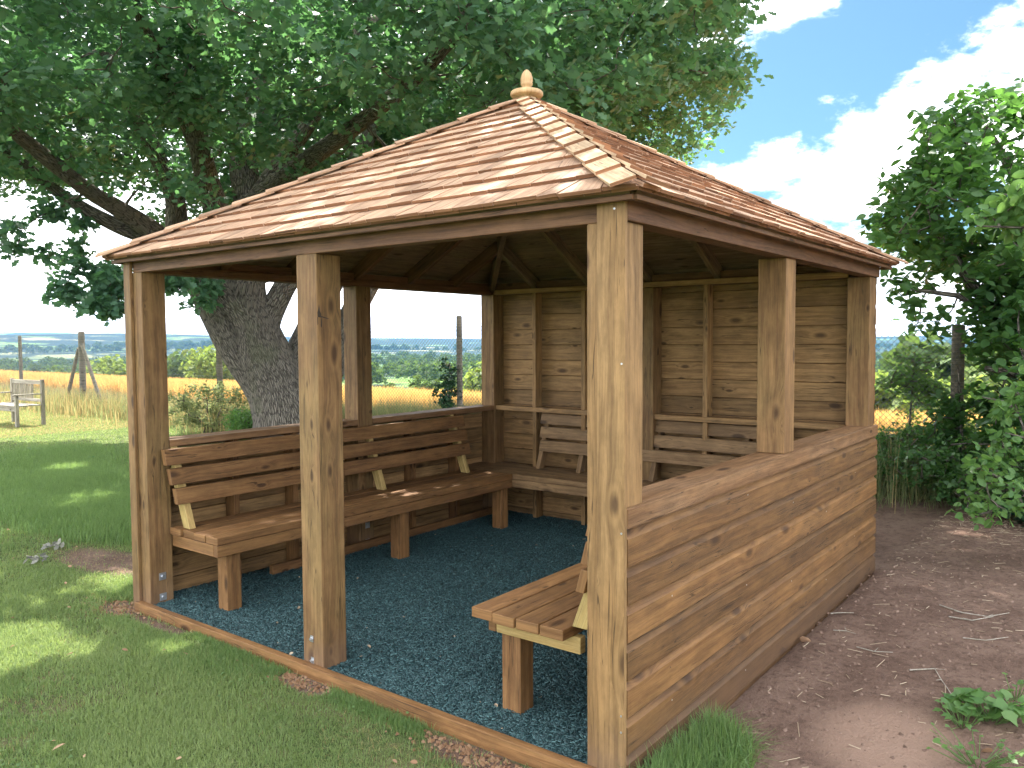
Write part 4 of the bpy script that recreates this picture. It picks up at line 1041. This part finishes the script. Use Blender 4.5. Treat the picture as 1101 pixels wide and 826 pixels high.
# dry bits in the lawn
n = 95000; X = rng.uniform(-7, 3.4, n); Y = rng.uniform(-3, 3, n); k = outside(X, Y) & (rng.uniform(0, 1, n) < .18+.6*sstep(fbm(X, Y, 1.7, 4), .15, -.25)); X, Y = X[k], Y[k]
g3 = blades('grass', X, Y, height(X, Y)-.003, rng.uniform(.01, .03, len(X)), .0026, 1.6, M['drygrass']); tag(g3, 'dry straw-coloured grass in the worn patches of lawn', 'grass', kind='stuff')
n = 9000; X = rng.uniform(-7, 3.4, n); Y = rng.uniform(-3, 4, n); k = outside(X, Y) & (fbm(X+3, Y, 1.4, 4) > .12) & (dirt_mask(X, Y) < .3); X, Y = X[k], Y[k]; n = len(X)
cv = scatter('clover', IVY_V, IVY_F, rand_rot(n, .3)*rng.uniform(.010, .022, n)[:, None, None], np.stack([X, Y, height(X, Y)+rng.uniform(.012, .03, n)], 1), rng.uniform(0, 1, n), M['lushgrass'])
tag(cv, 'small clover and lawn weeds among the mown grass', 'clover', kind='stuff')
n = 420; X = rng.uniform(-6, 3.4, n); Y = rng.uniform(-3, 3.4, n); k = outside(X, Y); X, Y = X[k], Y[k]; n = len(X)
dl = scatter('leaf_litter', OVAL_V, OVAL_F, rand_rot(n, .5)*rng.uniform(.012, .035, n)[:, None, None], np.stack([X, Y, height(X, Y)+rng.uniform(.015, .035, n)], 1), rng.uniform(0, 1, n), M['deadleaf'])
tag(dl, 'scattered dry leaf fragments on the lawn', 'litter', kind='stuff')
n = 130; X = rng.uniform(.1, 3.3, n); Y = rng.uniform(.01, 3.3, n)**1.3
dl = scatter('blown_debris', OVAL_V, OVAL_F, rand_rot(n, .5)*(.006+.022*rng.uniform(0, 1, n)**3)[:, None, None], np.stack([X, Y, np.full(n, .002)], 1), rng.uniform(0, 1, n), M['chip'])
tag(dl, 'tiny pale flecks and leaf bits on the rubber floor', 'litter', kind='stuff')
# longer grass band left of the shelter, strip along the edging, clump at the right front corner
def line_pts(n, A, B, w): t = rng.uniform(0, 1, n); return A[0]+(B[0]-A[0])*t+rng.normal(0, w, n), A[1]+(B[1]-A[1])*t+rng.normal(0, w, n)
parts = [line_pts(50000, (-1.9, 1.15), (-3.6, 1.2), .26), line_pts(60000, (-3.2, 1.1), (-5.4, 1.9), .32), line_pts(30000, (-5.2, 1.8), (-8, 2.9), .4), line_pts(14000, (.1, -.09), (3.3, -.10), .035), line_pts(9000, (.2, -.2), (1.4, -.2), .12), line_pts(5000, (-.4, .0), (-.1, .6), .13)]
X = np.concatenate([p[0] for p in parts]); Y = np.concatenate([p[1] for p in parts]); k = outside(X, Y) & (dens(X, Y)*rng.uniform(.5, 1.5, len(X)) > .5); X, Y = X[k], Y[k]
d_ = np.hypot(X-CAM[0], Y-CAM[1]); hL = np.where(X < -1.5, rng.uniform(.06, .13, len(X)), rng.uniform(.025, .05, len(X)))
g4 = blades('grass', X, Y, height(X, Y)-.004, hL, .0013*(1+d_*.35), .55, M['lushgrass']); tag(g4, 'longer lush grass band left of the shelter and along its edging', 'grass', kind='stuff')
n = 9000; t = rng.uniform(0, 1, n)**1.1; X = 3.47+np.abs(rng.normal(0, .13, n))+.02; Y = rng.uniform(-.7, .62, n); k = (X-3.45) < .48-.42*np.clip(Y, -.2, 1) ; X, Y = X[k], Y[k]
g5 = blades('grass', X, Y, height(X, Y)-.004, rng.uniform(.07, .19, len(X))*(1-.5*(X-3.47)/.5), .0052, .9, M['lushgrass']); tag(g5, 'lush long grass clump against the right wall corner', 'grass', kind='stuff')
n = 9000; X = rng.uniform(3.5, 5.5, n); Y = -.4+.5*rng.uniform(0, 1, n)+.25*fbm(X, X*1.3, 3)+(X-3.5)*.28; k = rng.uniform(0, 1, n) < .5+.5*fbm(X, Y, 5); X, Y = X[k], Y[k]
g6 = blades('grass', X, Y, height(X, Y)-.003, rng.uniform(.02, .06, len(X)), .003, .9, M['lushgrass']); tag(g6, 'sparse grass sprouting at the edge of the bare soil', 'grass', kind='stuff')
n = 60000; X = rng.uniform(-18, -10.5, n); Y = rng.uniform(-1, 6.9, n)
g = blades('grass', X, Y, height(X, Y)-.003, rng.uniform(.02, .05, n), .009, 1.2, M['drygrass']); tag(g, 'dry grass coloured pale for sunlight near the garden bench', 'grass', kind='stuff')  # straw-pale blades brighten the sunny strip by their colour
# rough tall grass along the fence
n = 65000; X = rng.uniform(-24, 3.2, n); Y = FY_+np.abs(rng.normal(0, .55, n))*np.where(rng.uniform(0, 1, n) < .55, -1, 1)+.2
X = np.where(rng.uniform(0, 1, n) < .45, rng.uniform(-9, 1, n), X)
hgt_ = np.where(X < -8.5, rng.uniform(.2, .62, n), rng.uniform(.3, .78, n))*(1+.25*fbm(X, Y, 1.4))
hgt_ = np.where((X > -5.2) & (Y > 6.2), rng.uniform(.45, .82, n), hgt_)
near_t = (np.abs(X+6) < 1.2) & (Y < 6.6); hgt_ = np.where(near_t, hgt_*.4, hgt_)
d_ = np.hypot(X-CAM[0], Y-CAM[1]); isdry = (X < -8.0) & (rng.uniform(0, 1, n) < .4) | (rng.uniform(0, 1, n) < .22)
for sel, mt, lb in ((~isdry, 'weedgrass', 'rough grey-green grass growing along the wire fence'), (isdry, 'drygrass', 'tall dry straw-coloured grass along the fence')):
    g = blades('tall_grass', X[sel], Y[sel], height(X[sel], Y[sel])-.01, hgt_[sel], .0009*(1+d_[sel]*.55), .38, M[mt]); tag(g, lb, 'grass', kind='stuff')
n = 9000; X = rng.uniform(1.0, 8, n); Y = rng.normal(6.9, .4, n); g = blades('tall_grass', X, Y, height(X, Y)-.01, rng.uniform(.15, .5, n), .005, .7, M['weedgrass']); tag(g, 'pale tangled grass below the right-hand fence', 'grass', kind='stuff')
n = 14000; X = rng.uniform(1.5, 8, n); Y = rng.uniform(7.2, 9.5, n); g = blades('tall_grass', X, Y, height(X, Y)-.01, rng.uniform(.25, .6, n), .008, .5, M['drygrass']); tag(g, 'sunlit pale grass between fence and wheat at right', 'grass', kind='stuff')
# wheat
n = 230000; t = rng.uniform(0, 1, n); qd = 1.0*(45./1.0)**t; Y = 7.3+qd; spread = 4+(Y+2.5)*3.2; X = 10-rng.uniform(0, 1, n)*(16+(Y+2.5)*3.0)+(Y-8)*.2
d_ = np.hypot(X-CAM[0], Y-CAM[1]); ed = 50+2*fbm(X, X*.3, .05); k = Y < ed; X, Y, d_ = X[k], Y[k], d_[k]
wh = blades('wheat', X, Y, height(X, Y), rng.uniform(.5, .8, len(X))*(1+.06*fbm(X, Y, .4)), .0011*d_+.004, .22, M['wheat']); tag(wh, 'ripe golden wheat field beyond the fence', 'wheat', kind='stuff')
WX, WY = np.meshgrid(np.linspace(-190, 60, 240), 8.6+np.linspace(0, 1, 110)**1.6*41.5); WZ = height(WX, WY)+.38+.07*fbm(WX, WY, 2.)+.05*rng.normal(size=WX.shape)
q = bpy.data.meshes.new('wheat_mass'); ii = np.arange(WX.size).reshape(WX.shape); FFw = np.stack([ii[:-1, :-1], ii[:-1, 1:], ii[1:, 1:], ii[1:, :-1]], -1).reshape(-1, 4)
q.from_pydata(np.stack([WX, WY, WZ], -1).reshape(-1, 3).tolist(), [], FFw.tolist()); q.materials.append(M['wheat'])
a = q.attributes.new('rnd', 'FLOAT', 'FACE'); a.data.foreach_set('value', rng.uniform(0, 1, len(FFw)).astype(np.float32))
qo = bpy.data.objects.new('wheat_mass', q); C.objects.link(qo); tag(qo, 'dense lower stand of the golden wheat crop', 'wheat', kind='stuff')

# ------------------------------------------------------------------ distant hedges and woods
UB = rng.normal(size=(150, 3)); UB /= np.linalg.norm(UB, axis=1, keepdims=True); UB[:, 2] = np.abs(UB[:, 2])*1.15-.12
def wood_mass(name, label, pos, size, mat, leafs=.22):
    """crowns made of many leaf-clump faces: pos (n,3), size (n,) = crown radius"""
    n = len(pos); k = len(UB); az = rng.uniform(0, 2*np.pi, n); c, s_ = np.cos(az), np.sin(az)
    base = np.stack([UB[None, :, 0]*c[:, None]-UB[None, :, 1]*s_[:, None], UB[None, :, 0]*s_[:, None]+UB[None, :, 1]*c[:, None], np.repeat(UB[None, :, 2], n, 0)], -1)
    rj = rng.uniform(.72, 1.08, (n, k, 1))*(1+.18*np.sin(base[..., :1]*4+az[:, None, None]))
    Pw = pos[:, None, :]+base*rj*size[:, None, None]; Pw = Pw.reshape(-1, 3)
    Mx = rand_rot(n*k, 1.0)*(leafs*np.repeat(size, k)*rng.uniform(.6, 1.3, n*k))[:, None, None]
    o = scatter(name, [(-.5, -.45, 0), (.5, -.35, .1), (.45, .5, 0), (-.4, .45, .12)], [(0, 1, 2, 3)], Mx*2.2, Pw, rng.uniform(0, 1, n*k), M[mat])
    return tag(o, label, name.replace('_', ' '), kind='stuff')
def belt(n, fn):
    P_l, S_l = [], []
    for i in range(n):
        x, y, s_ = fn(i/n); P_l.append((x, y, float(height(x, y))+s_*.55)); S_l.append(s_)
    return np.array(P_l), np.array(S_l)
R_ = random.uniform
pos, sz_ = belt(190, lambda t: (-42+48*t+R_(-.6, .6), 52.5+R_(-.8, 2.2), R_(1.1, 1.9)))
wood_mass('hedgerow', 'bright green hedgerow along the far edge of the wheat field', pos, sz_, 'hedgeleaf', .13)
pos, sz_ = belt(90, lambda t: (-7+36*t, 54+R_(0, 6), R_(2.2, 3.6)))
wood_mass('woodland', 'shady woodland edge behind the wheat at right', pos, sz_, 'farleaf', .12)
pos, sz_ = belt(60, lambda t: (-190+150*t+R_(-2, 2), 54+R_(0, 4), R_(.7, 1.3)))
wood_mass('hedgerow', 'low hedge beyond the wheat on the left', pos, sz_, 'farleaf', .12)
# bushes standing singly beyond the field
for px, py, d, s_, lb in ((120, 405, 95, 2.6, 'pale green bush beyond the wheat just left of the corner post'), (205, 400, 110, 3.4, 'dark rounded tree beyond the wheat in the left opening'), (232, 398, 60, 1.9, 'light leafy bush beside the trunk beyond the wheat'), (58, 404, 120, 2.6, 'round grey-green tree beyond the wheat near the garden bench')):
    p = at(px, py, d); g_ = float(height(p[0], p[1])); t = thing('tree', lb, 'tree', (p[0], p[1], g_))
    b = MB(); b.tube([(p[0], p[1], g_-.1), (p[0]+.1, p[1], g_+s_)], [.15*s_/2, .06], 6); b.build('trunk', M['bark'], t, loc=(p[0], p[1], g_))
    n = 900; d3 = rng.normal(size=(n, 3)); d3 /= np.linalg.norm(d3, axis=1, keepdims=True)
    Pq = np.array([p[0], p[1], g_+s_*.95])+d3*s_*np.array([1.15, 1.15, .85])*(rng.uniform(.5, 1.05, (n, 1)))*(1+.2*np.sin(d3[:, :1]*5+px)*np.cos(d3[:, 1:2]*4))
    scatter('crown', [(-.5, -.45, 0), (.5, -.35, .1), (.45, .5, 0), (-.4, .45, .12)], [(0, 1, 2, 3)], rand_rot(n, 1.)*.42*(s_/2.6), Pq, rng.uniform(0, 1, n), M['hedgeleaf' if 'pale' in lb or 'light' in lb else 'farleaf'], t, (p[0], p[1], g_))
# valley trees: lines and copses between 130 m and 3 km
P_l, S_l = [], []
for k in range(80):
    d = 260*math.exp(R_(0, 2.2)); az = rad(R_(-80, 2)); cx_, cy_ = CAM[0]+d*math.sin(az), CAM[1]+d*math.cos(az)
    if cy_ < 150: continue
    th = R_(-.5, .5)+az+math.pi/2; m = random.randint(8, 26); sp_ = R_(7, 12)*(1+d/1500)
    for i in range(m):
        x = cx_+math.sin(th)*sp_*(i-m/2)+R_(-5, 5); y = cy_+math.cos(th)*sp_*(i-m/2)+R_(-5, 5)
        s_ = R_(2.2, 4.2)*(1+d/1200); P_l.append((x, y, float(height(x, y))+s_*.45)); S_l.append(s_)
wood_mass('valley_trees', 'distant lines of trees between the valley fields', np.array(P_l), np.array(S_l), 'farleaf', .12)

# ------------------------------------------------------------------ ground litter
n = 9000; X = rng.uniform(3.5, 7.5, n); Y = rng.uniform(.3, 6.2, n); k = rng.uniform(0, 1, n) < .12+.88*sstep(Y+.3*fbm(X, Y, 2), 4.2, 5.6); X, Y = X[k], Y[k]; n = len(X)
ln = rng.uniform(.012, .05, n)*rng.choice([1, 1, 1, 2.2], n); S = np.stack([ln, np.full(n, .0022)*rng.uniform(.6, 2.2, n), np.full(n, .002)], 1)
ch = scatter('leaf_litter', [(-.5, -.5, 0), (.5, -.5, 0), (.5, .5, 0), (-.5, .5, 0), (-.5, 0, 1), (.5, 0, 1)], [(0, 1, 5, 4), (3, 2, 5, 4)], rand_rot(n, .15)*S[:, None, :], np.stack([X, Y, height(X, Y)+.006], 1), rng.uniform(0, 1, n), M['chip'])
tag(ch, 'dry straw and twig litter on the bare soil beside the shelter', 'litter', kind='stuff')
n = 7000; X = rng.uniform(3.46, 7, n); Y = rng.uniform(.3, 6.0, n)
cr = scatter('soil_crumbs', [(-.5, -.4, -.3), (.5, -.5, -.3), (.4, .5, -.3), (-.5, .4, -.3), (0, 0, .6)], [(0, 1, 4), (1, 2, 4), (2, 3, 4), (3, 0, 4)], rand_rot(n, .5)*(.003+.02*rng.uniform(0, 1, n)**3)[:, None, None], np.stack([X, Y, height(X, Y)+.001], 1), rng.uniform(0, 1, n), M['earth'])
tag(cr, 'small stones and crumbs of earth on the bare soil', 'stones', kind='stuff')
n = 900; X = np.concatenate([rng.normal(2.85, .25, 300), rng.normal(1.7, .15, 200), rng.normal(-.08, .15, 400)]); Y = np.concatenate([rng.normal(-.12, .04, 300), rng.normal(-.1, .03, 200), rng.normal(-.05, .09, 400)])
k = outside(X, Y, -.02); X, Y = X[k], Y[k]; n = len(X)
cr = scatter('wood_chips', [(-.5, -.4, -.2), (.5, -.5, -.2), (.4, .5, -.2), (-.5, .4, -.2), (0, 0, .5)], [(0, 1, 4), (1, 2, 4), (2, 3, 4), (3, 0, 4)], rand_rot(n, .5)*rng.uniform(.006, .022, n)[:, None, None], np.stack([X, Y, height(X, Y)+.003], 1), rng.uniform(0, 1, n)*.6, M['deadleaf'])
tag(cr, 'reddish chips of soil and bark along the foot of the edging board', 'wood chips', kind='stuff')
# ivy ground cover
n = 9000; X = rng.uniform(3.6, 8, n); Y = rng.normal(6.0, .7, n); k = (Y < 7) & (Y > 5.75-np.clip((X-3.9)*1.5, -.2, 2.6)+.35*fbm(X, Y, 2)); X, Y = X[k], Y[k]; n = len(X)
gv = scatter('ground_ivy', IVY_V, IVY_F, rand_rot(n, .4)*rng.uniform(.035, .075, n)[:, None, None], np.stack([X, Y, height(X, Y)+rng.uniform(.01, .14, n)], 1), rng.uniform(0, 1, n), M['ivy'])
tag(gv, 'dark ivy ground cover spreading under the right-hand trees', 'ivy', kind='stuff')
# fallen twigs: individual
def twig(label, pts, r=.004):
    r *= .75
    b = MB(); P3 = [np.array([p[0], p[1], float(height(p[0], p[1]))+.008+(p[2] if len(p) > 2 else 0)]) for p in pts]
    b.tube(P3, list(np.linspace(r, r*.5, len(P3))), 6)
    for j in range(1, len(P3)-1):
        a = R_(0, 6.28); b.tube([P3[j], P3[j]+np.array([math.cos(a)*.045, math.sin(a)*.045, .008])], [r*.6, r*.3], 5)
    o = b.build('twig', M['weathered'], loc=tuple(P3[0])); tag(o, label, 'twig', 'fallen twigs on the bare soil')
def gp_(px, py):
    q = cF+cR*(px-550.5)/FPX-cU*(py-413)/FPX; t = (GZ+.03-CAM[2])/q[2]; p = CAM+q*t; return (p[0], p[1])
twig('long bent twig pointing at the leafy weed', [gp_(*p) for p in ((978, 722), (1005, 721), (1012, 732), (1030, 757))], .005)
twig('pair-like straight pale twig beside the wall foot', [gp_(*p) for p in ((893, 661), (906, 662), (918, 663))], .005)
twig('short forked twig just below the straight one near wall', [gp_(*p) for p in ((896, 680), (910, 681), (920, 684))])
twig('thin twig lying alone mid-soil', [gp_(*p) for p in ((921, 698), (940, 703), (960, 704))])
twig('curved twig under the ivy edge', [gp_(*p) for p in ((1010, 656), (1035, 664), (1062, 668), (1085, 664))], .005)
twig('dry forked stick crossing in front of the ivy patch', [gp_(*p) for p in ((1020, 668), (1045, 672), (1068, 668))], .005)
twig('slim pale stick farthest right on the soil', [gp_(*p) for p in ((1035, 690), (1060, 693), (1084, 690))])
# fallen oak sprays on the lawn
def sprig(label, px, py, s_, mat):
    x, y = gp_(px, py); z = float(height(x, y)); n = 14
    t = thing('fallen_sprig', label, 'sprig', (x, y, z), 'fallen leaf sprigs on the lawn')
    b = MB(); b.tube([(x-s_, y, z+.03), (x, y+.02, z+.035), (x+s_*.6, y, z+.03)], [.004, .003, .002], 5); b.build('stem', M['weathered'], t, loc=(x, y, z))
    Pq = np.stack([x+rng.uniform(-.3, .9, n)*s_, y+rng.normal(0, .04, n), z+rng.uniform(.03, .06, n)], 1)
    scatter('leaves', OAK_V, OAK_F, rand_rot(n, .7)*.06, Pq, rng.uniform(0, 1, n), M[mat], t, (x, y, z))
M['paleleaf'] = leafmat('pale_dead_leaf', (.17, .17, .15), (.34, .33, .28), .2, None, .7, .1)
sprig('grey withered sprig on the lawn edge left of the shelter', 36, 600, .12, 'paleleaf')
sprig('small pale withered leaves just right of the grey sprig', 58, 586, .05, 'paleleaf')
sprig('dark fresh sprig on the shaded lawn far left', 33, 484, .2, 'oakleaf'); sprig('dark sprig on shaded lawn nearer the shelter post', 95, 493, .16, 'oakleaf')
for px, py, lb in ((56, 809, 'pinkish dead leaf at the bottom left of the lawn'),):
    x, y = gp_(px, py); z = float(height(x, y)); o = scatter('fallen_leaf', OVAL_V, OVAL_F, rand_rot(1, .2)*.05, np.array([[x, y, z+.035]]), [.9], M['deadleaf'], None, (x, y, z)); tag(o, lb, 'leaf')
x, y = gp_(866, 688); z = float(height(x, y)); b = MB(); b.tube([(x-.03, y, z+.004), (x-.018, y+.004, z+.008), (x+.008, y, z+.009), (x+.028, y-.004, z+.004)], [.006, .017, .014, .004], 7, noise=.5); o = b.build('stone', M['deadleaf'], loc=(x, y, z)); tag(o, 'pale pinkish stone at the foot of the wall', 'stone')
x, y = gp_(1057, 806); z = float(height(x, y)); o = scatter('fallen_leaf', OVAL_V, OVAL_F, rand_rot(1, 2.)*.07, np.array([[x, y, z+.02]]), [.4], M['deadleaf'], None, (x, y, z)); tag(o, 'curled brown leaf standing beside the weeds', 'leaf')
# leafy weeds
def weed(label, px, py, r, n, size):
    x, y = gp_(px, py); z = float(height(x, y)); t = thing('weed', label, 'weed', (x, y, z)); b = MB()
    Pq = []
    for i in range(n):
        a = R_(0, 6.28); q = R_(.1, 1)**.7*r; p = np.array([x+math.cos(a)*q*1.3, y+math.sin(a)*q, z+R_(.03, .10)]); Pq.append(p); b.tube([(x+math.cos(a)*q*.4, y+math.sin(a)*q*.4, z), tuple(p)], [.002, .0015], 4)
    b.build('stem', M['lushgrass'], t, loc=(x, y, z)); scatter('leaves', IVY_V, IVY_F, rand_rot(n, .35)*(size*rng.uniform(.6, 1.2, n))[:, None, None], np.array(Pq), rng.uniform(.3, 1, n), M['brightleaf'], t, (x, y, z))
weed('clump of bright green leafy weeds on the soil at lower right', 1066, 772, .13, 70, .075)
weed('few small weed leaves left of the bright clump', 1035, 778, .08, 22, .035)
weed('small weed between the clump and frame edge', 1092, 752, .05, 10, .035)
weed('low weed sprouts in front of the bright clump', 1052, 815, .16, 40, .03)

# ------------------------------------------------------------------ haze
HZ = True
if HZ:
    b = MB(); b.box(-4500, 1500, -300, 4500, -60, 75); o = b.build('haze', M['wire']); o['kind'] = 'stuff'; o['label'] = 'pale summer haze over the valley'; o['category'] = 'haze'
    m, nt2, out = newmat('haze_air'); v = nt2.nodes.new('ShaderNodeVolumePrincipled'); v.inputs['Color'].default_value = (.10, .29, .62, 1); v.inputs['Density'].default_value = .00016; v.inputs['Anisotropy'].default_value = .1
    nt2.links.new(v.outputs[0], out.inputs['Volume']); o.data.materials.clear(); o.data.materials.append(m)

# ------------------------------------------------------------------ render settings
scene.view_settings.view_transform = 'Standard'; scene.view_settings.look = 'None'; scene.view_settings.gamma = 1; scene.view_settings.exposure = 1.85
scene.render.engine = 'CYCLES'
cy_ = scene.cycles; cy_.max_bounces = 6; cy_.diffuse_bounces = 3; cy_.glossy_bounces = 2; cy_.transmission_bounces = 4; cy_.volume_bounces = 0; cy_.transparent_max_bounces = 4
cy_.use_adaptive_sampling = True; cy_.adaptive_threshold = .02; cy_.use_denoising = True; cy_.volume_step_rate = 8; cy_.sample_clamp_indirect = 6; cy_.use_light_tree = False
